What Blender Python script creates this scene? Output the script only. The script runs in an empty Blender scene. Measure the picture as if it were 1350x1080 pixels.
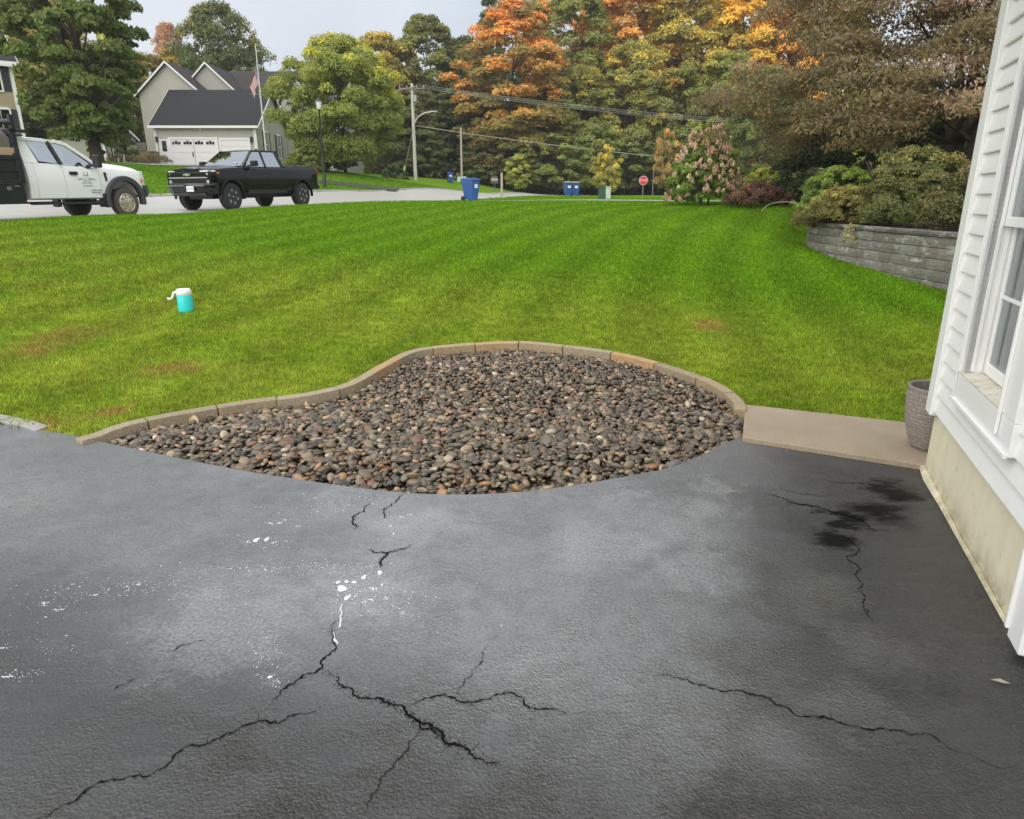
import bpy, bmesh, math, random
import numpy as np
from mathutils import Vector, Matrix

scene = bpy.context.scene
COL = scene.collection
R = random.Random(11)
PI = math.pi

# ---------------------------------------------------------------- camera, sky, sun, exposure
F, PITCH, H = 900.0, math.atan(278.0 / 900.0), 1.6
cam_data = bpy.data.cameras.new('camera')
cam_data.sensor_width = 36.0
cam_data.lens = 24.0
cam_data.clip_start = 0.05
cam_data.clip_end = 2000.0
cam = bpy.data.objects.new('camera', cam_data)
COL.objects.link(cam)
cam.location = (0, 0, H)
cam.rotation_euler = (math.radians(90) - PITCH, 0, 0)
scene.camera = cam

SUN_EL, SUN_AZ = math.radians(50), math.radians(212)   # azimuth clockwise from +Y
world = bpy.data.worlds.new('World')
scene.world = world
world.use_nodes = True
wn = world.node_tree
wn.nodes.clear()
sky = wn.nodes.new('ShaderNodeTexSky')
sky.sky_type = 'NISHITA'
sky.sun_disc = False
sky.sun_elevation = SUN_EL
sky.sun_rotation = SUN_AZ
sky.dust_density = 3.0
wtc = wn.nodes.new('ShaderNodeTexCoord')
wno = wn.nodes.new('ShaderNodeTexNoise')
wno.inputs['Scale'].default_value = 2.2
wno.inputs['Detail'].default_value = 5
wramp = wn.nodes.new('ShaderNodeValToRGB')
wramp.color_ramp.elements[0].position = 0.3
wramp.color_ramp.elements[0].color = (2.38, 2.60, 2.95, 1)
wramp.color_ramp.elements[1].position = 0.7
wramp.color_ramp.elements[1].color = (3.3, 3.43, 3.6, 1)
wmix = wn.nodes.new('ShaderNodeMix')
wmix.data_type = 'RGBA'
wmix.inputs[0].default_value = 0.94
wbg = wn.nodes.new('ShaderNodeBackground')
wbg.inputs['Strength'].default_value = 0.1
wout = wn.nodes.new('ShaderNodeOutputWorld')
wn.links.new(wtc.outputs['Generated'], wno.inputs['Vector'])
wn.links.new(wno.outputs['Fac'], wramp.inputs[0])
wn.links.new(sky.outputs[0], wmix.inputs[6])
wn.links.new(wramp.outputs[0], wmix.inputs[7])
wn.links.new(wmix.outputs[2], wbg.inputs['Color'])
wn.links.new(wbg.outputs[0], wout.inputs['Surface'])

sun_data = bpy.data.lights.new('sun', 'SUN')
sun_data.energy = 1.5
sun_data.angle = math.radians(110)
sun_data.color = (1.0, 0.95, 0.86)
sun = bpy.data.objects.new('sun', sun_data)
COL.objects.link(sun)
sd = Vector((math.sin(SUN_AZ) * math.cos(SUN_EL), math.cos(SUN_AZ) * math.cos(SUN_EL), math.sin(SUN_EL)))
sun.rotation_euler = sd.to_track_quat('Z', 'Y').to_euler()
sun.location = sd * 60

scene.view_settings.view_transform = 'Standard'
scene.view_settings.look = 'None'
scene.view_settings.gamma = 1.0
scene.view_settings.use_curve_mapping = False
scene.view_settings.exposure = 1.4
scene.cycles.use_denoising = True
scene.cycles.max_bounces = 8
scene.cycles.transparent_max_bounces = 8

# ---------------------------------------------------------------- survey helpers (photo pixels -> places on the ground)
CP, SP = math.cos(PITCH), math.sin(PITCH)
def ray(px, py):
    u, v = px - 675.0, py - 540.0
    return Vector((u, F * CP - v * SP, -F * SP - v * CP))
def at_y(px, py, Y):
    d = ray(px, py)
    k = Y / d.y
    return Vector((d.x * k, Y, H + d.z * k))
def gnd(px, py, z=0.0):
    d = ray(px, py)
    k = (z - H) / d.z
    return Vector((d.x * k, d.y * k, z))
D2 = Vector((0.34392, 0.93900))        # direction of the street and of the house wall
N2 = Vector((0.93900, -0.34392))       # across it, to the right
def road_xy(s, lat):
    return (D2.x * s + N2.x * lat, D2.y * s + N2.y * lat)

# ---------------------------------------------------------------- object helpers
def tag(o, label=None, cat=None, group=None, kind=None):
    if label: o['label'] = label
    if cat: o['category'] = cat
    if group: o['group'] = group
    if kind: o['kind'] = kind
    return o
def empty(name, loc, label, cat, group=None, rz=0.0):
    o = bpy.data.objects.new(name, None)
    o.empty_display_size = 0.1
    COL.objects.link(o)
    o.location = loc
    o.rotation_euler = (0, 0, rz)
    return tag(o, label, cat, group)
def link(name, me, parent=None, loc=None, rot=None, scale=None):
    o = bpy.data.objects.new(name, me)
    COL.objects.link(o)
    if parent is not None: o.parent = parent
    if loc is not None: o.location = loc
    if rot is not None: o.rotation_euler = rot
    if scale is not None: o.scale = scale
    return o

class MB:
    """collects vertices and faces of one mesh"""
    def __init__(s):
        s.v, s.f = [], []
    def add(s, vs, fs):
        b = len(s.v)
        s.v.extend([tuple(p) for p in vs])
        s.f.extend([tuple(i + b for i in f) for f in fs])
        return s
    def box(s, c, d, rz=0.0):
        hx, hy, hz = d[0] / 2, d[1] / 2, d[2] / 2
        cs, sn = math.cos(rz), math.sin(rz)
        vs = []
        for z in (-hz, hz):
            for x, y in ((-hx, -hy), (hx, -hy), (hx, hy), (-hx, hy)):
                vs.append((c[0] + x * cs - y * sn, c[1] + x * sn + y * cs, c[2] + z))
        return s.add(vs, [(3, 2, 1, 0), (4, 5, 6, 7), (0, 1, 5, 4), (1, 2, 6, 5), (2, 3, 7, 6), (3, 0, 4, 7)])
    def bb(s, x0, x1, y0, y1, z0, z1):
        return s.box(((x0 + x1) / 2, (y0 + y1) / 2, (z0 + z1) / 2), (abs(x1 - x0), abs(y1 - y0), abs(z1 - z0)))
    def loft(s, rings, caps=True, close=True):
        n = len(rings[0])
        vs = [p for r in rings for p in r]
        fs = []
        for i in range(len(rings) - 1):
            for j in range(n if close else n - 1):
                k = (j + 1) % n
                fs.append((i * n + j, i * n + k, (i + 1) * n + k, (i + 1) * n + j))
        if caps:
            fs.append(tuple(range(n - 1, -1, -1)))
            fs.append(tuple((len(rings) - 1) * n + j for j in range(n)))
        return s.add(vs, fs)
    def tube(s, pts, r, n=8, caps=True):
        pts = [Vector(p) for p in pts]
        rings = []
        up = Vector((0, 0, 1))
        for i, p in enumerate(pts):
            t = (pts[min(i + 1, len(pts) - 1)] - pts[max(i - 1, 0)]).normalized()
            a = t.cross(up)
            if a.length < 1e-3: a = Vector((1, 0, 0))
            a.normalize()
            b = a.cross(t)
            rr = r[i] if isinstance(r, (list, tuple)) else r
            rings.append([p + (a * math.cos(q) + b * math.sin(q)) * rr for q in [2 * PI * k / n for k in range(n)]])
        return s.loft(rings, caps)
    def lathe(s, prof, n=24, c=(0, 0, 0), axis='z'):
        rings = []
        for r, z in prof:
            ring = []
            for k in range(n):
                a = 2 * PI * k / n
                x, y = r * math.cos(a), r * math.sin(a)
                p = (x, y, z) if axis == 'z' else ((x, z, y) if axis == 'y' else (z, x, y))
                ring.append((p[0] + c[0], p[1] + c[1], p[2] + c[2]))
            rings.append(ring)
        return s.loft(rings, True)
    def prism(s, poly, plane, a, b):
        def P(u, w, k):
            return (u, k, w) if plane == 'xz' else ((k, u, w) if plane == 'yz' else (u, w, k))
        n = len(poly)
        vs = [P(u, w, a) for u, w in poly] + [P(u, w, b) for u, w in poly]
        fs = [tuple(range(n)), tuple(range(2 * n - 1, n - 1, -1))]
        fs += [(i, (i + 1) % n, n + (i + 1) % n, n + i) for i in range(n)]
        return s.add(vs, fs)
    def bar(s, p, q, w, h=None):
        h = h or w
        p, q = Vector(p), Vector(q)
        t = (q - p).normalized()
        a = t.cross(Vector((0, 0, 1)))
        if a.length < 1e-3: a = Vector((1, 0, 0))
        a.normalize()
        b = a.cross(t)
        rings = [[c + a * w / 2 * i + b * h / 2 * j for i, j in ((-1, -1), (1, -1), (1, 1), (-1, 1))] for c in (p, q)]
        return s.loft(rings)
    def mesh(s, name, m=None, smooth=False, bevel=0.0, seg=2, angle=35):
        me = bpy.data.meshes.new(name)
        bm = bmesh.new()
        bv = [bm.verts.new(p) for p in s.v]
        for f in s.f:
            try: bm.faces.new([bv[i] for i in f])
            except ValueError: pass
        bmesh.ops.recalc_face_normals(bm, faces=bm.faces)
        if bevel > 0:
            es = [e for e in bm.edges if len(e.link_faces) == 2 and e.calc_face_angle(0) > math.radians(angle)]
            bmesh.ops.bevel(bm, geom=es, offset=bevel, segments=seg, affect='EDGES', profile=0.5, clamp_overlap=True)
        if smooth:
            for f in bm.faces: f.smooth = True
            for e in bm.edges:
                if len(e.link_faces) == 2 and e.calc_face_angle(0) > math.radians(40): e.smooth = False
        bm.to_mesh(me)
        bm.free()
        if m: me.materials.append(m)
        return me
    def build(s, name, m, parent=None, **k):
        loc = k.pop('loc', None); rot = k.pop('rot', None)
        return link(name, s.mesh(name, m, **k), parent, loc, rot)

def np_mesh(name, V, Q, m, attrs=None, smooth=False):
    """mesh from numpy vertices and equal-sided faces"""
    me = bpy.data.meshes.new(name)
    V = np.asarray(V, dtype=np.float32); Q = np.asarray(Q, dtype=np.int32)
    n, k = Q.shape
    me.vertices.add(len(V)); me.vertices.foreach_set('co', V.ravel())
    me.loops.add(n * k); me.loops.foreach_set('vertex_index', Q.ravel())
    me.polygons.add(n); me.polygons.foreach_set('loop_start', np.arange(0, n * k, k, dtype=np.int32))
    me.polygons.foreach_set('loop_total', np.full(n, k, dtype=np.int32))
    if smooth: me.polygons.foreach_set('use_smooth', np.ones(n, dtype=bool))
    me.update(calc_edges=True)
    for an, arr in (attrs or {}).items():
        arr = np.asarray(arr, dtype=np.float32)
        if arr.ndim == 1:
            at = me.attributes.new(an, 'FLOAT', 'POINT'); at.data.foreach_set('value', arr)
        else:
            at = me.attributes.new(an, 'FLOAT_VECTOR', 'POINT'); at.data.foreach_set('vector', arr.ravel())
    if m: me.materials.append(m)
    return me

def text_mesh(name, txt, size, m, parent, loc, rot, depth=0.002, align='CENTER'):
    cu = bpy.data.curves.new(name, 'FONT')
    cu.body = txt; cu.size = size; cu.extrude = depth; cu.align_x = align; cu.align_y = 'CENTER'
    cu.resolution_u = 2
    to = bpy.data.objects.new(name, cu)
    COL.objects.link(to)
    dg = bpy.context.evaluated_depsgraph_get()
    me = bpy.data.meshes.new_from_object(to.evaluated_get(dg))
    bpy.data.objects.remove(to); bpy.data.curves.remove(cu)
    me.materials.clear(); me.materials.append(m)
    return link(name, me, parent, loc, rot)

def cut(o, cutters):
    """real wheel wells: boolean difference, then the cutters are gone"""
    tmp = []
    for mb in cutters:
        c = link('cutter', mb.mesh('cutter'))
        c.parent = o.parent
        md = o.modifiers.new('cut', 'BOOLEAN'); md.operation = 'DIFFERENCE'; md.solver = 'EXACT'; md.object = c
        tmp.append(c)
    dg = bpy.context.evaluated_depsgraph_get()
    me = bpy.data.meshes.new_from_object(o.evaluated_get(dg))
    o.modifiers.clear()
    o.data = me
    for c in tmp: bpy.data.objects.remove(c)
    return o

def in_poly(X, Y, poly):
    inside = np.zeros(X.shape, bool)
    n = len(poly)
    for i in range(n):
        x0, y0 = poly[i]; x1, y1 = poly[(i + 1) % n]
        c = ((y0 > Y) != (y1 > Y)) & (X < (x1 - x0) * (Y - y0) / ((y1 - y0) + 1e-12) + x0)
        inside ^= c
    return inside
def dist_line(X, Y, line, closed=False):
    d = np.full(X.shape, 1e9)
    n = len(line)
    for i in range(n if closed else n - 1):
        x0, y0 = line[i]; x1, y1 = line[(i + 1) % n]
        dx, dy = x1 - x0, y1 - y0
        t = np.clip(((X - x0) * dx + (Y - y0) * dy) / (dx * dx + dy * dy + 1e-12), 0, 1)
        d = np.minimum(d, np.hypot(X - x0 - t * dx, Y - y0 - t * dy))
    return d
def smoothstep(a, b, x):
    t = np.clip((x - a) / (b - a), 0, 1)
    return t * t * (3 - 2 * t)
def catmull(pts, n=8):
    P = [Vector(p) for p in pts]
    out = []
    for i in range(len(P) - 1):
        p0, p1, p2, p3 = P[max(i - 1, 0)], P[i], P[i + 1], P[min(i + 2, len(P) - 1)]
        for k in range(n):
            t = k / n
            out.append(0.5 * ((2 * p1) + (p2 - p0) * t + (2 * p0 - 5 * p1 + 4 * p2 - p3) * t * t + (3 * p1 - p0 - 3 * p2 + p3) * t ** 3))
    out.append(P[-1])
    return out
# ---------------------------------------------------------------- materials
class NT:
    def __init__(s, name):
        s.m = bpy.data.materials.new(name)
        s.m.use_nodes = True
        s.t = s.m.node_tree
        s.t.nodes.clear()
        s.out = s.t.nodes.new('ShaderNodeOutputMaterial')
    def n(s, typ, props=None, **inp):
        nd = s.t.nodes.new('ShaderNode' + typ)
        for k, v in (props or {}).items(): setattr(nd, k, v)
        for k, v in inp.items():
            key = int(k[1:]) if k[0] == 'i' and k[1:].isdigit() else k.replace('_', ' ')
            s.set(nd.inputs[key], v)
        return nd
    def set(s, sock, v):
        if isinstance(v, bpy.types.NodeSocket): s.t.links.new(v, sock)
        elif isinstance(v, (tuple, list)) and len(v) == 3 and sock.type == 'RGBA': sock.default_value = (*v, 1)
        else: sock.default_value = v
    def pos(s):
        return s.n('NewGeometry').outputs['Position']
    def obj(s):
        return s.n('TexCoord').outputs['Object']
    def noise(s, vec, scale, detail=4, rough=0.55, dist=0.0):
        return s.n('TexNoise', Vector=vec, Scale=scale, Detail=detail, Roughness=rough, Distortion=dist).outputs['Fac']
    def math(s, op, a, b=0.0, c=0.0, clamp=False):
        nd = s.n('Math', dict(operation=op, use_clamp=clamp), i0=a, i1=b, i2=c)
        return nd.outputs[0]
    def mix(s, f, a, b, blend='MIX'):
        nd = s.n('Mix', dict(data_type='RGBA', blend_type=blend), i0=f, i6=a, i7=b)
        return nd.outputs[2]
    def ramp(s, f, stops):
        nd = s.n('ValToRGB', Fac=f)
        cr = nd.color_ramp
        while len(cr.elements) < len(stops): cr.elements.new(0.5)
        for e, (p, c) in zip(cr.elements, stops):
            e.position = p
            e.color = (c, c, c, 1) if isinstance(c, (int, float)) else (*c, 1)
        return nd.outputs[0]
    def mapr(s, v, a, b, c=0.0, d=1.0):
        return s.n('MapRange', Value=v, From_Min=a, From_Max=b, To_Min=c, To_Max=d).outputs[0]
    def bump(s, h, strength, dist, normal=None):
        nd = s.n('Bump', Height=h, Strength=strength, Distance=dist)
        if normal is not None: s.t.links.new(normal, nd.inputs['Normal'])
        return nd.outputs[0]
    def bsdf(s, col, rough=0.6, **k):
        nd = s.n('BsdfPrincipled', Base_Color=col, Roughness=rough, **k)
        s.t.links.new(nd.outputs[0], s.out.inputs['Surface'])
        return nd
    def surf(s, sh):
        s.t.links.new(sh, s.out.inputs['Surface'])
    def attr(s, name, typ='GEOMETRY', out='Fac'):
        return s.n('Attribute', dict(attribute_type=typ, attribute_name=name)).outputs[out]

def plain(name, col, rough=0.5, metal=0.0, var=0.12, scale=6.0, bump=0.0, bscale=60.0, spec=0.5, coat=0.0):
    q = NT(name)
    v = q.obj()
    f = q.noise(v, scale, 4)
    lo = tuple(c * (1 - var) for c in col); hi = tuple(min(1, c * (1 + var)) for c in col)
    c = q.mix(f, lo, hi)
    b = q.bsdf(c, rough, Metallic=metal, Specular_IOR_Level=spec, Coat_Weight=coat, Coat_Roughness=0.05)
    if bump > 0:
        q.t.links.new(q.bump(q.noise(v, bscale, 3), bump, 0.01), b.inputs['Normal'])
    return q.m

M = {}
M['black_paint'] = plain('black_paint', (0.004, 0.005, 0.005), 0.12, 0.0, 0.1, 3, spec=0.36, coat=0.0)
M['white_paint'] = plain('white_paint', (0.9, 0.9, 0.89), 0.3, 0, 0.04, 2, coat=0.4)
M['black_plastic'] = plain('black_plastic', (0.014, 0.014, 0.015), 0.5, 0, 0.2, 20, 0.1)
M['grey_plastic'] = plain('grey_plastic', (0.05, 0.053, 0.055), 0.55, 0, 0.15, 15, 0.1)
M['black_steel'] = plain('black_steel', (0.012, 0.016, 0.017), 0.35, 0, 0.4, 5, 0.1)
M['rubber'] = plain('rubber', (0.016, 0.016, 0.016), 0.75, 0, 0.3, 20, 0.2)
M['dusty_rubber'] = plain('dusty_rubber', (0.075, 0.066, 0.055), 0.85, 0, 0.3, 9, 0.2)
M['chrome'] = plain('chrome', (0.6, 0.6, 0.6), 0.2, 1.0, 0.1, 12)
M['dull_chrome'] = plain('dull_chrome', (0.62, 0.56, 0.44), 0.38, 1.0, 0.25, 12)
M['dark_alloy'] = plain('dark_alloy', (0.4, 0.4, 0.41), 0.3, 0.8, 0.2, 12)
M['lamp_white'] = plain('lamp_white', (0.7, 0.72, 0.74), 0.12, 0.2, 0.1, 30)
M['amber'] = plain('amber', (0.75, 0.2, 0.03), 0.2, 0, 0.1, 30)
M['tail_red'] = plain('tail_red', (0.4, 0.012, 0.012), 0.2, 0, 0.1, 30)
M['hook_red'] = plain('hook_red', (0.22, 0.03, 0.03), 0.4, 0, 0.2, 30)
M['plate_white'] = plain('plate_white', (0.72, 0.73, 0.74), 0.4, 0, 0.05, 30)
M['ink'] = plain('ink', (0.1, 0.12, 0.12), 0.5, 0, 0.1, 30)
M['pale_ink'] = plain('pale_ink', (0.3, 0.33, 0.3), 0.5, 0, 0.1, 30)
M['seat'] = plain('seat', (0.05, 0.05, 0.05), 0.8)
M['tan_ply'] = plain('tan_ply', (0.5, 0.33, 0.22), 0.7, 0, 0.15, 4)
M['tarp'] = plain('tarp', (0.13, 0.12, 0.105), 0.8, 0, 0.35, 3, 0.4, 14)
M['tonneau'] = plain('tonneau', (0.02, 0.02, 0.021), 0.3, 0, 0.2, 8)
M['vinyl_trim'] = plain('vinyl_trim', (0.86, 0.865, 0.85), 0.38, 0, 0.04, 5)
M['soffit'] = plain('soffit', (0.6, 0.6, 0.58), 0.6)
M['curtain'] = plain('curtain', (0.62, 0.63, 0.62), 0.9, 0, 0.08, 20)
M['room_dark'] = plain('room_dark', (0.10, 0.10, 0.09), 0.9)
M['bark'] = plain('bark', (0.055, 0.042, 0.03), 0.9, 0, 0.5, 8, 0.8, 25)
M['pale_wood'] = plain('pale_wood', (0.38, 0.35, 0.29), 0.8, 0, 0.2, 6, 0.3)
M['pole_grey'] = plain('pole_grey', (0.5, 0.48, 0.43), 0.75, 0, 0.15, 3, 0.2)
M['wire'] = plain('wire', (0.32, 0.33, 0.3), 0.6)
M['flag_pole'] = plain('flag_pole', (0.62, 0.62, 0.6), 0.4, 0, 0.08)
M['lamp_post'] = plain('lamp_post', (0.012, 0.016, 0.013), 0.4)
M['lamp_glass'] = plain('lamp_glass', (0.72, 0.74, 0.76), 0.2)
M['bin_blue'] = plain('bin_blue', (0.018, 0.085, 0.30), 0.42, 0, 0.12, 4)
M['bin_lid'] = plain('bin_lid', (0.02, 0.075, 0.24), 0.45, 0, 0.12, 4)
M['leaf_litter'] = plain('leaf_litter', (0.5, 0.42, 0.1), 0.8, 0, 0.3, 30)
M['box_green'] = plain('box_green', (0.02, 0.09, 0.05), 0.5)
M['box_pale'] = plain('box_pale', (0.5, 0.58, 0.48), 0.55)
M['sign_red'] = plain('sign_red', (0.55, 0.02, 0.05), 0.4)
M['sign_white'] = plain('sign_white', (0.8, 0.8, 0.8), 0.4)
M['sign_back'] = plain('sign_back', (0.35, 0.36, 0.36), 0.4, 0.5)
M['jug_white'] = plain('jug_white', (0.78, 0.79, 0.76), 0.4, 0, 0.05)
M['guard_yellow'] = plain('guard_yellow', (0.6, 0.65, 0.2), 0.5)
M['weathered_wood'] = plain('weathered_wood', (0.2, 0.17, 0.15), 0.85, 0, 0.3, 3, 0.3)
M['shingle_dark'] = plain('shingle_dark', (0.008, 0.0105, 0.0125), 0.85, 0, 0.35, 1.5, 0.5, 20)
M['shingle_brown'] = plain('shingle_brown', (0.030, 0.027, 0.027), 0.85, 0, 0.3, 1.5, 0.5, 20)
M['white_trim'] = plain('white_trim', (0.72, 0.72, 0.71), 0.5, 0, 0.05)
M['door_white'] = plain('door_white', (0.70, 0.70, 0.69), 0.5, 0, 0.05)
M['shutter'] = plain('shutter', (0.02, 0.026, 0.028), 0.6)
M['shed_white'] = plain('shed_white', (0.6, 0.62, 0.62), 0.7)
M['ac_grey'] = plain('ac_grey', (0.08, 0.075, 0.07), 0.6)
M['asphalt_far'] = plain('asphalt_far', (0.05, 0.05, 0.052), 0.6, 0, 0.2, 2)
M['soil'] = plain('soil', (0.045, 0.033, 0.022), 0.95, 0, 0.4, 10, 0.8, 30)
M['crack_dark'] = plain('crack_dark', (0.004, 0.004, 0.004), 0.9, spec=0.1)
M['foam'] = plain('foam', (0.66, 0.68, 0.70), 0.5, 0, 0.05, 40, 0.3, 90)

# siding of far houses: faint laps
def lap(name, col, pitch):
    q = NT(name)
    p = q.obj()
    sx = q.n('SeparateXYZ', Vector=p).outputs[2]
    fr = q.math('FRACT', q.math('DIVIDE', sx, pitch))
    g = q.noise(p, 0.8, 4)
    c = q.mix(g, tuple(v * 0.9 for v in col), tuple(v * 1.08 for v in col))
    b = q.bsdf(c, 0.6)
    q.t.links.new(q.bump(fr, 0.6, 0.02), b.inputs['Normal'])
    return q.m
M['siding_grey'] = lap('siding_grey', (0.42, 0.41, 0.36), 0.15)
M['siding_beige'] = lap('siding_beige', (0.36, 0.29, 0.20), 0.15)

def glass(name, tint, see=0.5, rough=0.02):
    q = NT(name)
    fr = q.n('Fresnel', IOR=1.5).outputs[0]
    f = q.math('ADD', q.math('MULTIPLY', fr, 0.9), 1.0 - see, clamp=True)
    tr = q.n('BsdfTransparent', Color=tint).outputs[0]
    gl = q.n('BsdfGlossy', Color=(0.9, 0.94, 0.95), Roughness=rough).outputs[0]
    q.surf(q.n('MixShader', i0=f, i1=tr, i2=gl).outputs[0])
    return q.m
M['glass_pane'] = glass('glass_pane', (0.8, 0.86, 0.84), 0.82)
M['car_glass'] = glass('car_glass', (0.5, 0.66, 0.62), 0.45)
M['dark_glass'] = glass('dark_glass', (0.06, 0.08, 0.08), 0.75)

# wet sealed asphalt of the driveway, with its own stains
def asphalt():
    q = NT('wet_asphalt')
    p = q.pos()
    big = q.noise(p, 0.55, 5, 0.55, 0.6)
    mid = q.noise(p, 2.3, 5, 0.6, 0.8)
    fine = q.noise(p, 55, 3, 0.6)
    grit = q.n('TexVoronoi', dict(feature='SMOOTH_F1'), Vector=p, Scale=110.0, Smoothness=0.6).outputs['Distance']
    lump = q.noise(q.n('Mapping', Vector=p, Scale=(0.8, 1.15, 1)).outputs[0], 36, 9, 0.72, 0.6)
    # how worn the coat is: rough and lumpy near the house and close by, smooth in the middle
    sep = q.n('SeparateXYZ', Vector=p)
    X, Y = sep.outputs[0], sep.outputs[1]
    coarse = q.math('ADD', q.mapr(X, 0.5, 1.7), q.mapr(q.math('SUBTRACT', Y, q.math('MULTIPLY', X, 0.35)), 2.6, 1.3), clamp=True)
    coarse = q.math('ADD', q.math('MULTIPLY', coarse, 0.75), q.mapr(mid, 0.45, 0.75, 0, 0.5), clamp=True)
    film = q.ramp(q.math('ADD', q.math('MULTIPLY', big, 0.7), q.math('MULTIPLY', mid, 0.35)), [(0.42, 0.0), (0.6, 1.0)])
    stain = None
    for (sx, sy), r in ((gnd(1158, 676)[:2], 0.14), (gnd(1106, 710)[:2], 0.10), (gnd(1105, 692)[:2], 0.06), (gnd(1185, 652)[:2], 0.13), (gnd(1070, 668)[:2], 0.05), (gnd(1125, 684)[:2], 0.07), (gnd(1170, 640)[:2], 0.07)):
        vd = q.n('VectorMath', dict(operation='DISTANCE'), i0=p, i1=(sx, sy, 0.0)).outputs['Value']
        e = q.math('ADD', vd, q.math('MULTIPLY', q.math('SUBTRACT', q.noise(q.n('Mapping', Vector=p, Scale=(0.6, 1.5, 1), Rotation=(0, 0, 0.3)).outputs[0], 8, 6, 0.72), 0.5), 0.55))
        m_ = q.mapr(e, r * 1.5, r * 0.5)
        stain = m_ if stain is None else q.math('MAXIMUM', stain, m_)
    streak = q.mapr(q.n('TexNoise', Vector=q.n('Mapping', Vector=p, Scale=(1.2, 9.0, 1.0), Rotation=(0, 0, 0.25)).outputs[0], Scale=2.2, Detail=6.0, Roughness=0.65).outputs['Fac'], 0.5, 0.72)
    # grey film with painted sky sheen; the house's dark reflection painted along the wall
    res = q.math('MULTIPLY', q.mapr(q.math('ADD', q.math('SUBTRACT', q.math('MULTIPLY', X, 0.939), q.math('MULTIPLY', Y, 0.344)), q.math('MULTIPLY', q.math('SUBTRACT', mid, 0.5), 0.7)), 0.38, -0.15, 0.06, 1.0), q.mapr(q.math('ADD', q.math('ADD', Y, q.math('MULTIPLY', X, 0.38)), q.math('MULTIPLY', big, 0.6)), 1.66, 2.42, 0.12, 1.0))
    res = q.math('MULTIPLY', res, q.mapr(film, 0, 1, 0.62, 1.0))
    pud_sheen = None  # smooth wet patches, with pale sky reflection painted into their colour
    for (sx, sy), r in ((gnd(860, 690)[:2], 0.42), (gnd(930, 672)[:2], 0.22), (gnd(790, 715)[:2], 0.34), (gnd(900, 745)[:2], 0.26), (gnd(560, 690)[:2], 0.28), (gnd(940, 640)[:2], 0.12), (gnd(830, 660)[:2], 0.2), (gnd(470, 780)[:2], 0.3), (gnd(300, 820)[:2], 0.4)):
        vd = q.n('VectorMath', dict(operation='DISTANCE'), i0=p, i1=(sx, sy, 0.0)).outputs['Value']
        e = q.math('ADD', vd, q.math('MULTIPLY', q.math('SUBTRACT', q.noise(p, 4.5, 8, 0.8), 0.5), 1.15))
        m_ = q.mapr(e, r, r * 0.35)
        pud_sheen = m_ if pud_sheen is None else q.math('MAXIMUM', pud_sheen, m_)
    gr2 = q.noise(p, 75, 5, 0.75)
    brk = q.mapr(gr2, 0.36, 0.62)
    pud_sheen = q.math('MULTIPLY', pud_sheen, q.mapr(brk, 0, 1, 0.25, 1.0))
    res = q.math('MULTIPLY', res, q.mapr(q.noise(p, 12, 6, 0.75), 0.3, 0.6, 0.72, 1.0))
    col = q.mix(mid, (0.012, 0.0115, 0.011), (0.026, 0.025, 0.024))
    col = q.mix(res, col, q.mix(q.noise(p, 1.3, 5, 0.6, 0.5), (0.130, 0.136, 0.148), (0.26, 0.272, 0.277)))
    col = q.mix(q.math('MULTIPLY', fine, 0.35), col, (0.02, 0.02, 0.021))
    col = q.mix(q.math('MULTIPLY', streak, 0.22), col, (0.11, 0.115, 0.12))
    col = q.mix(q.math('MULTIPLY', q.math('MULTIPLY', pud_sheen, q.mapr(mid, 0.35, 0.65, 0.35, 1.0)), 0.6), col, (0.29, 0.30, 0.305))
    grain = q.mapr(q.noise(p, 130, 2, 0.5), 0.60, 0.72)
    col = q.mix(q.math('MULTIPLY', grain, 0.35), col, (0.14, 0.14, 0.14))
    col = q.n('HueSaturation', Color=col, Value=q.mapr(gr2, 0.3, 0.7, 0.55, 1.5)).outputs[0]
    col = q.mix(stain, col, (0.004, 0.004, 0.003))
    rough = q.math('SUBTRACT', q.mapr(film, 0, 1, 0.42, 0.30), q.math('MULTIPLY', pud_sheen, 0.08))
    wet = q.math('MULTIPLY', q.math('ADD', q.math('MULTIPLY', res, 1.0), q.math('MULTIPLY', pud_sheen, 0.6), clamp=True), q.math('SUBTRACT', 1.0, stain))
    spk = None
    for (sx, sy), r in ((gnd(1085, 780)[:2], 0.22), (gnd(1140, 850)[:2], 0.2), (gnd(1120, 930)[:2], 0.2)):
        vd = q.n('VectorMath', dict(operation='DISTANCE'), i0=p, i1=(sx, sy, 0.0)).outputs['Value']
        m_ = q.mapr(q.math('ADD', vd, q.math('MULTIPLY', q.math('SUBTRACT', q.noise(p, 7, 6, 0.75), 0.5), 0.5)), r, r * 0.2)
        spk = m_ if spk is None else q.math('MAXIMUM', spk, m_)
    wet = q.math('ADD', wet, q.math('MULTIPLY', q.mapr(big, 0.5, 0.62), 0.15), clamp=True)
    wet = q.math('MAXIMUM', wet, q.math('MULTIPLY', q.math('ADD', q.math('MULTIPLY', spk, 0.6), 0.3), q.math('SUBTRACT', 1.0, stain)))
    b = q.bsdf(col, rough, Specular_IOR_Level=q.math('SUBTRACT', q.mapr(res, 0, 1, 0.5, 0.75), q.math('MULTIPLY', stain, 0.4)), Coat_Weight=wet, Coat_Roughness=q.mapr(pud_sheen, 0, 1, 0.16, 0.08), Coat_IOR=1.9)
    coarse = q.math('MULTIPLY', coarse, q.mapr(pud_sheen, 0, 1, 1.0, 0.35))
    h = q.math('ADD', q.math('MULTIPLY', lump, 0.9), q.math('MULTIPLY', grit, 0.45))
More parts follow.
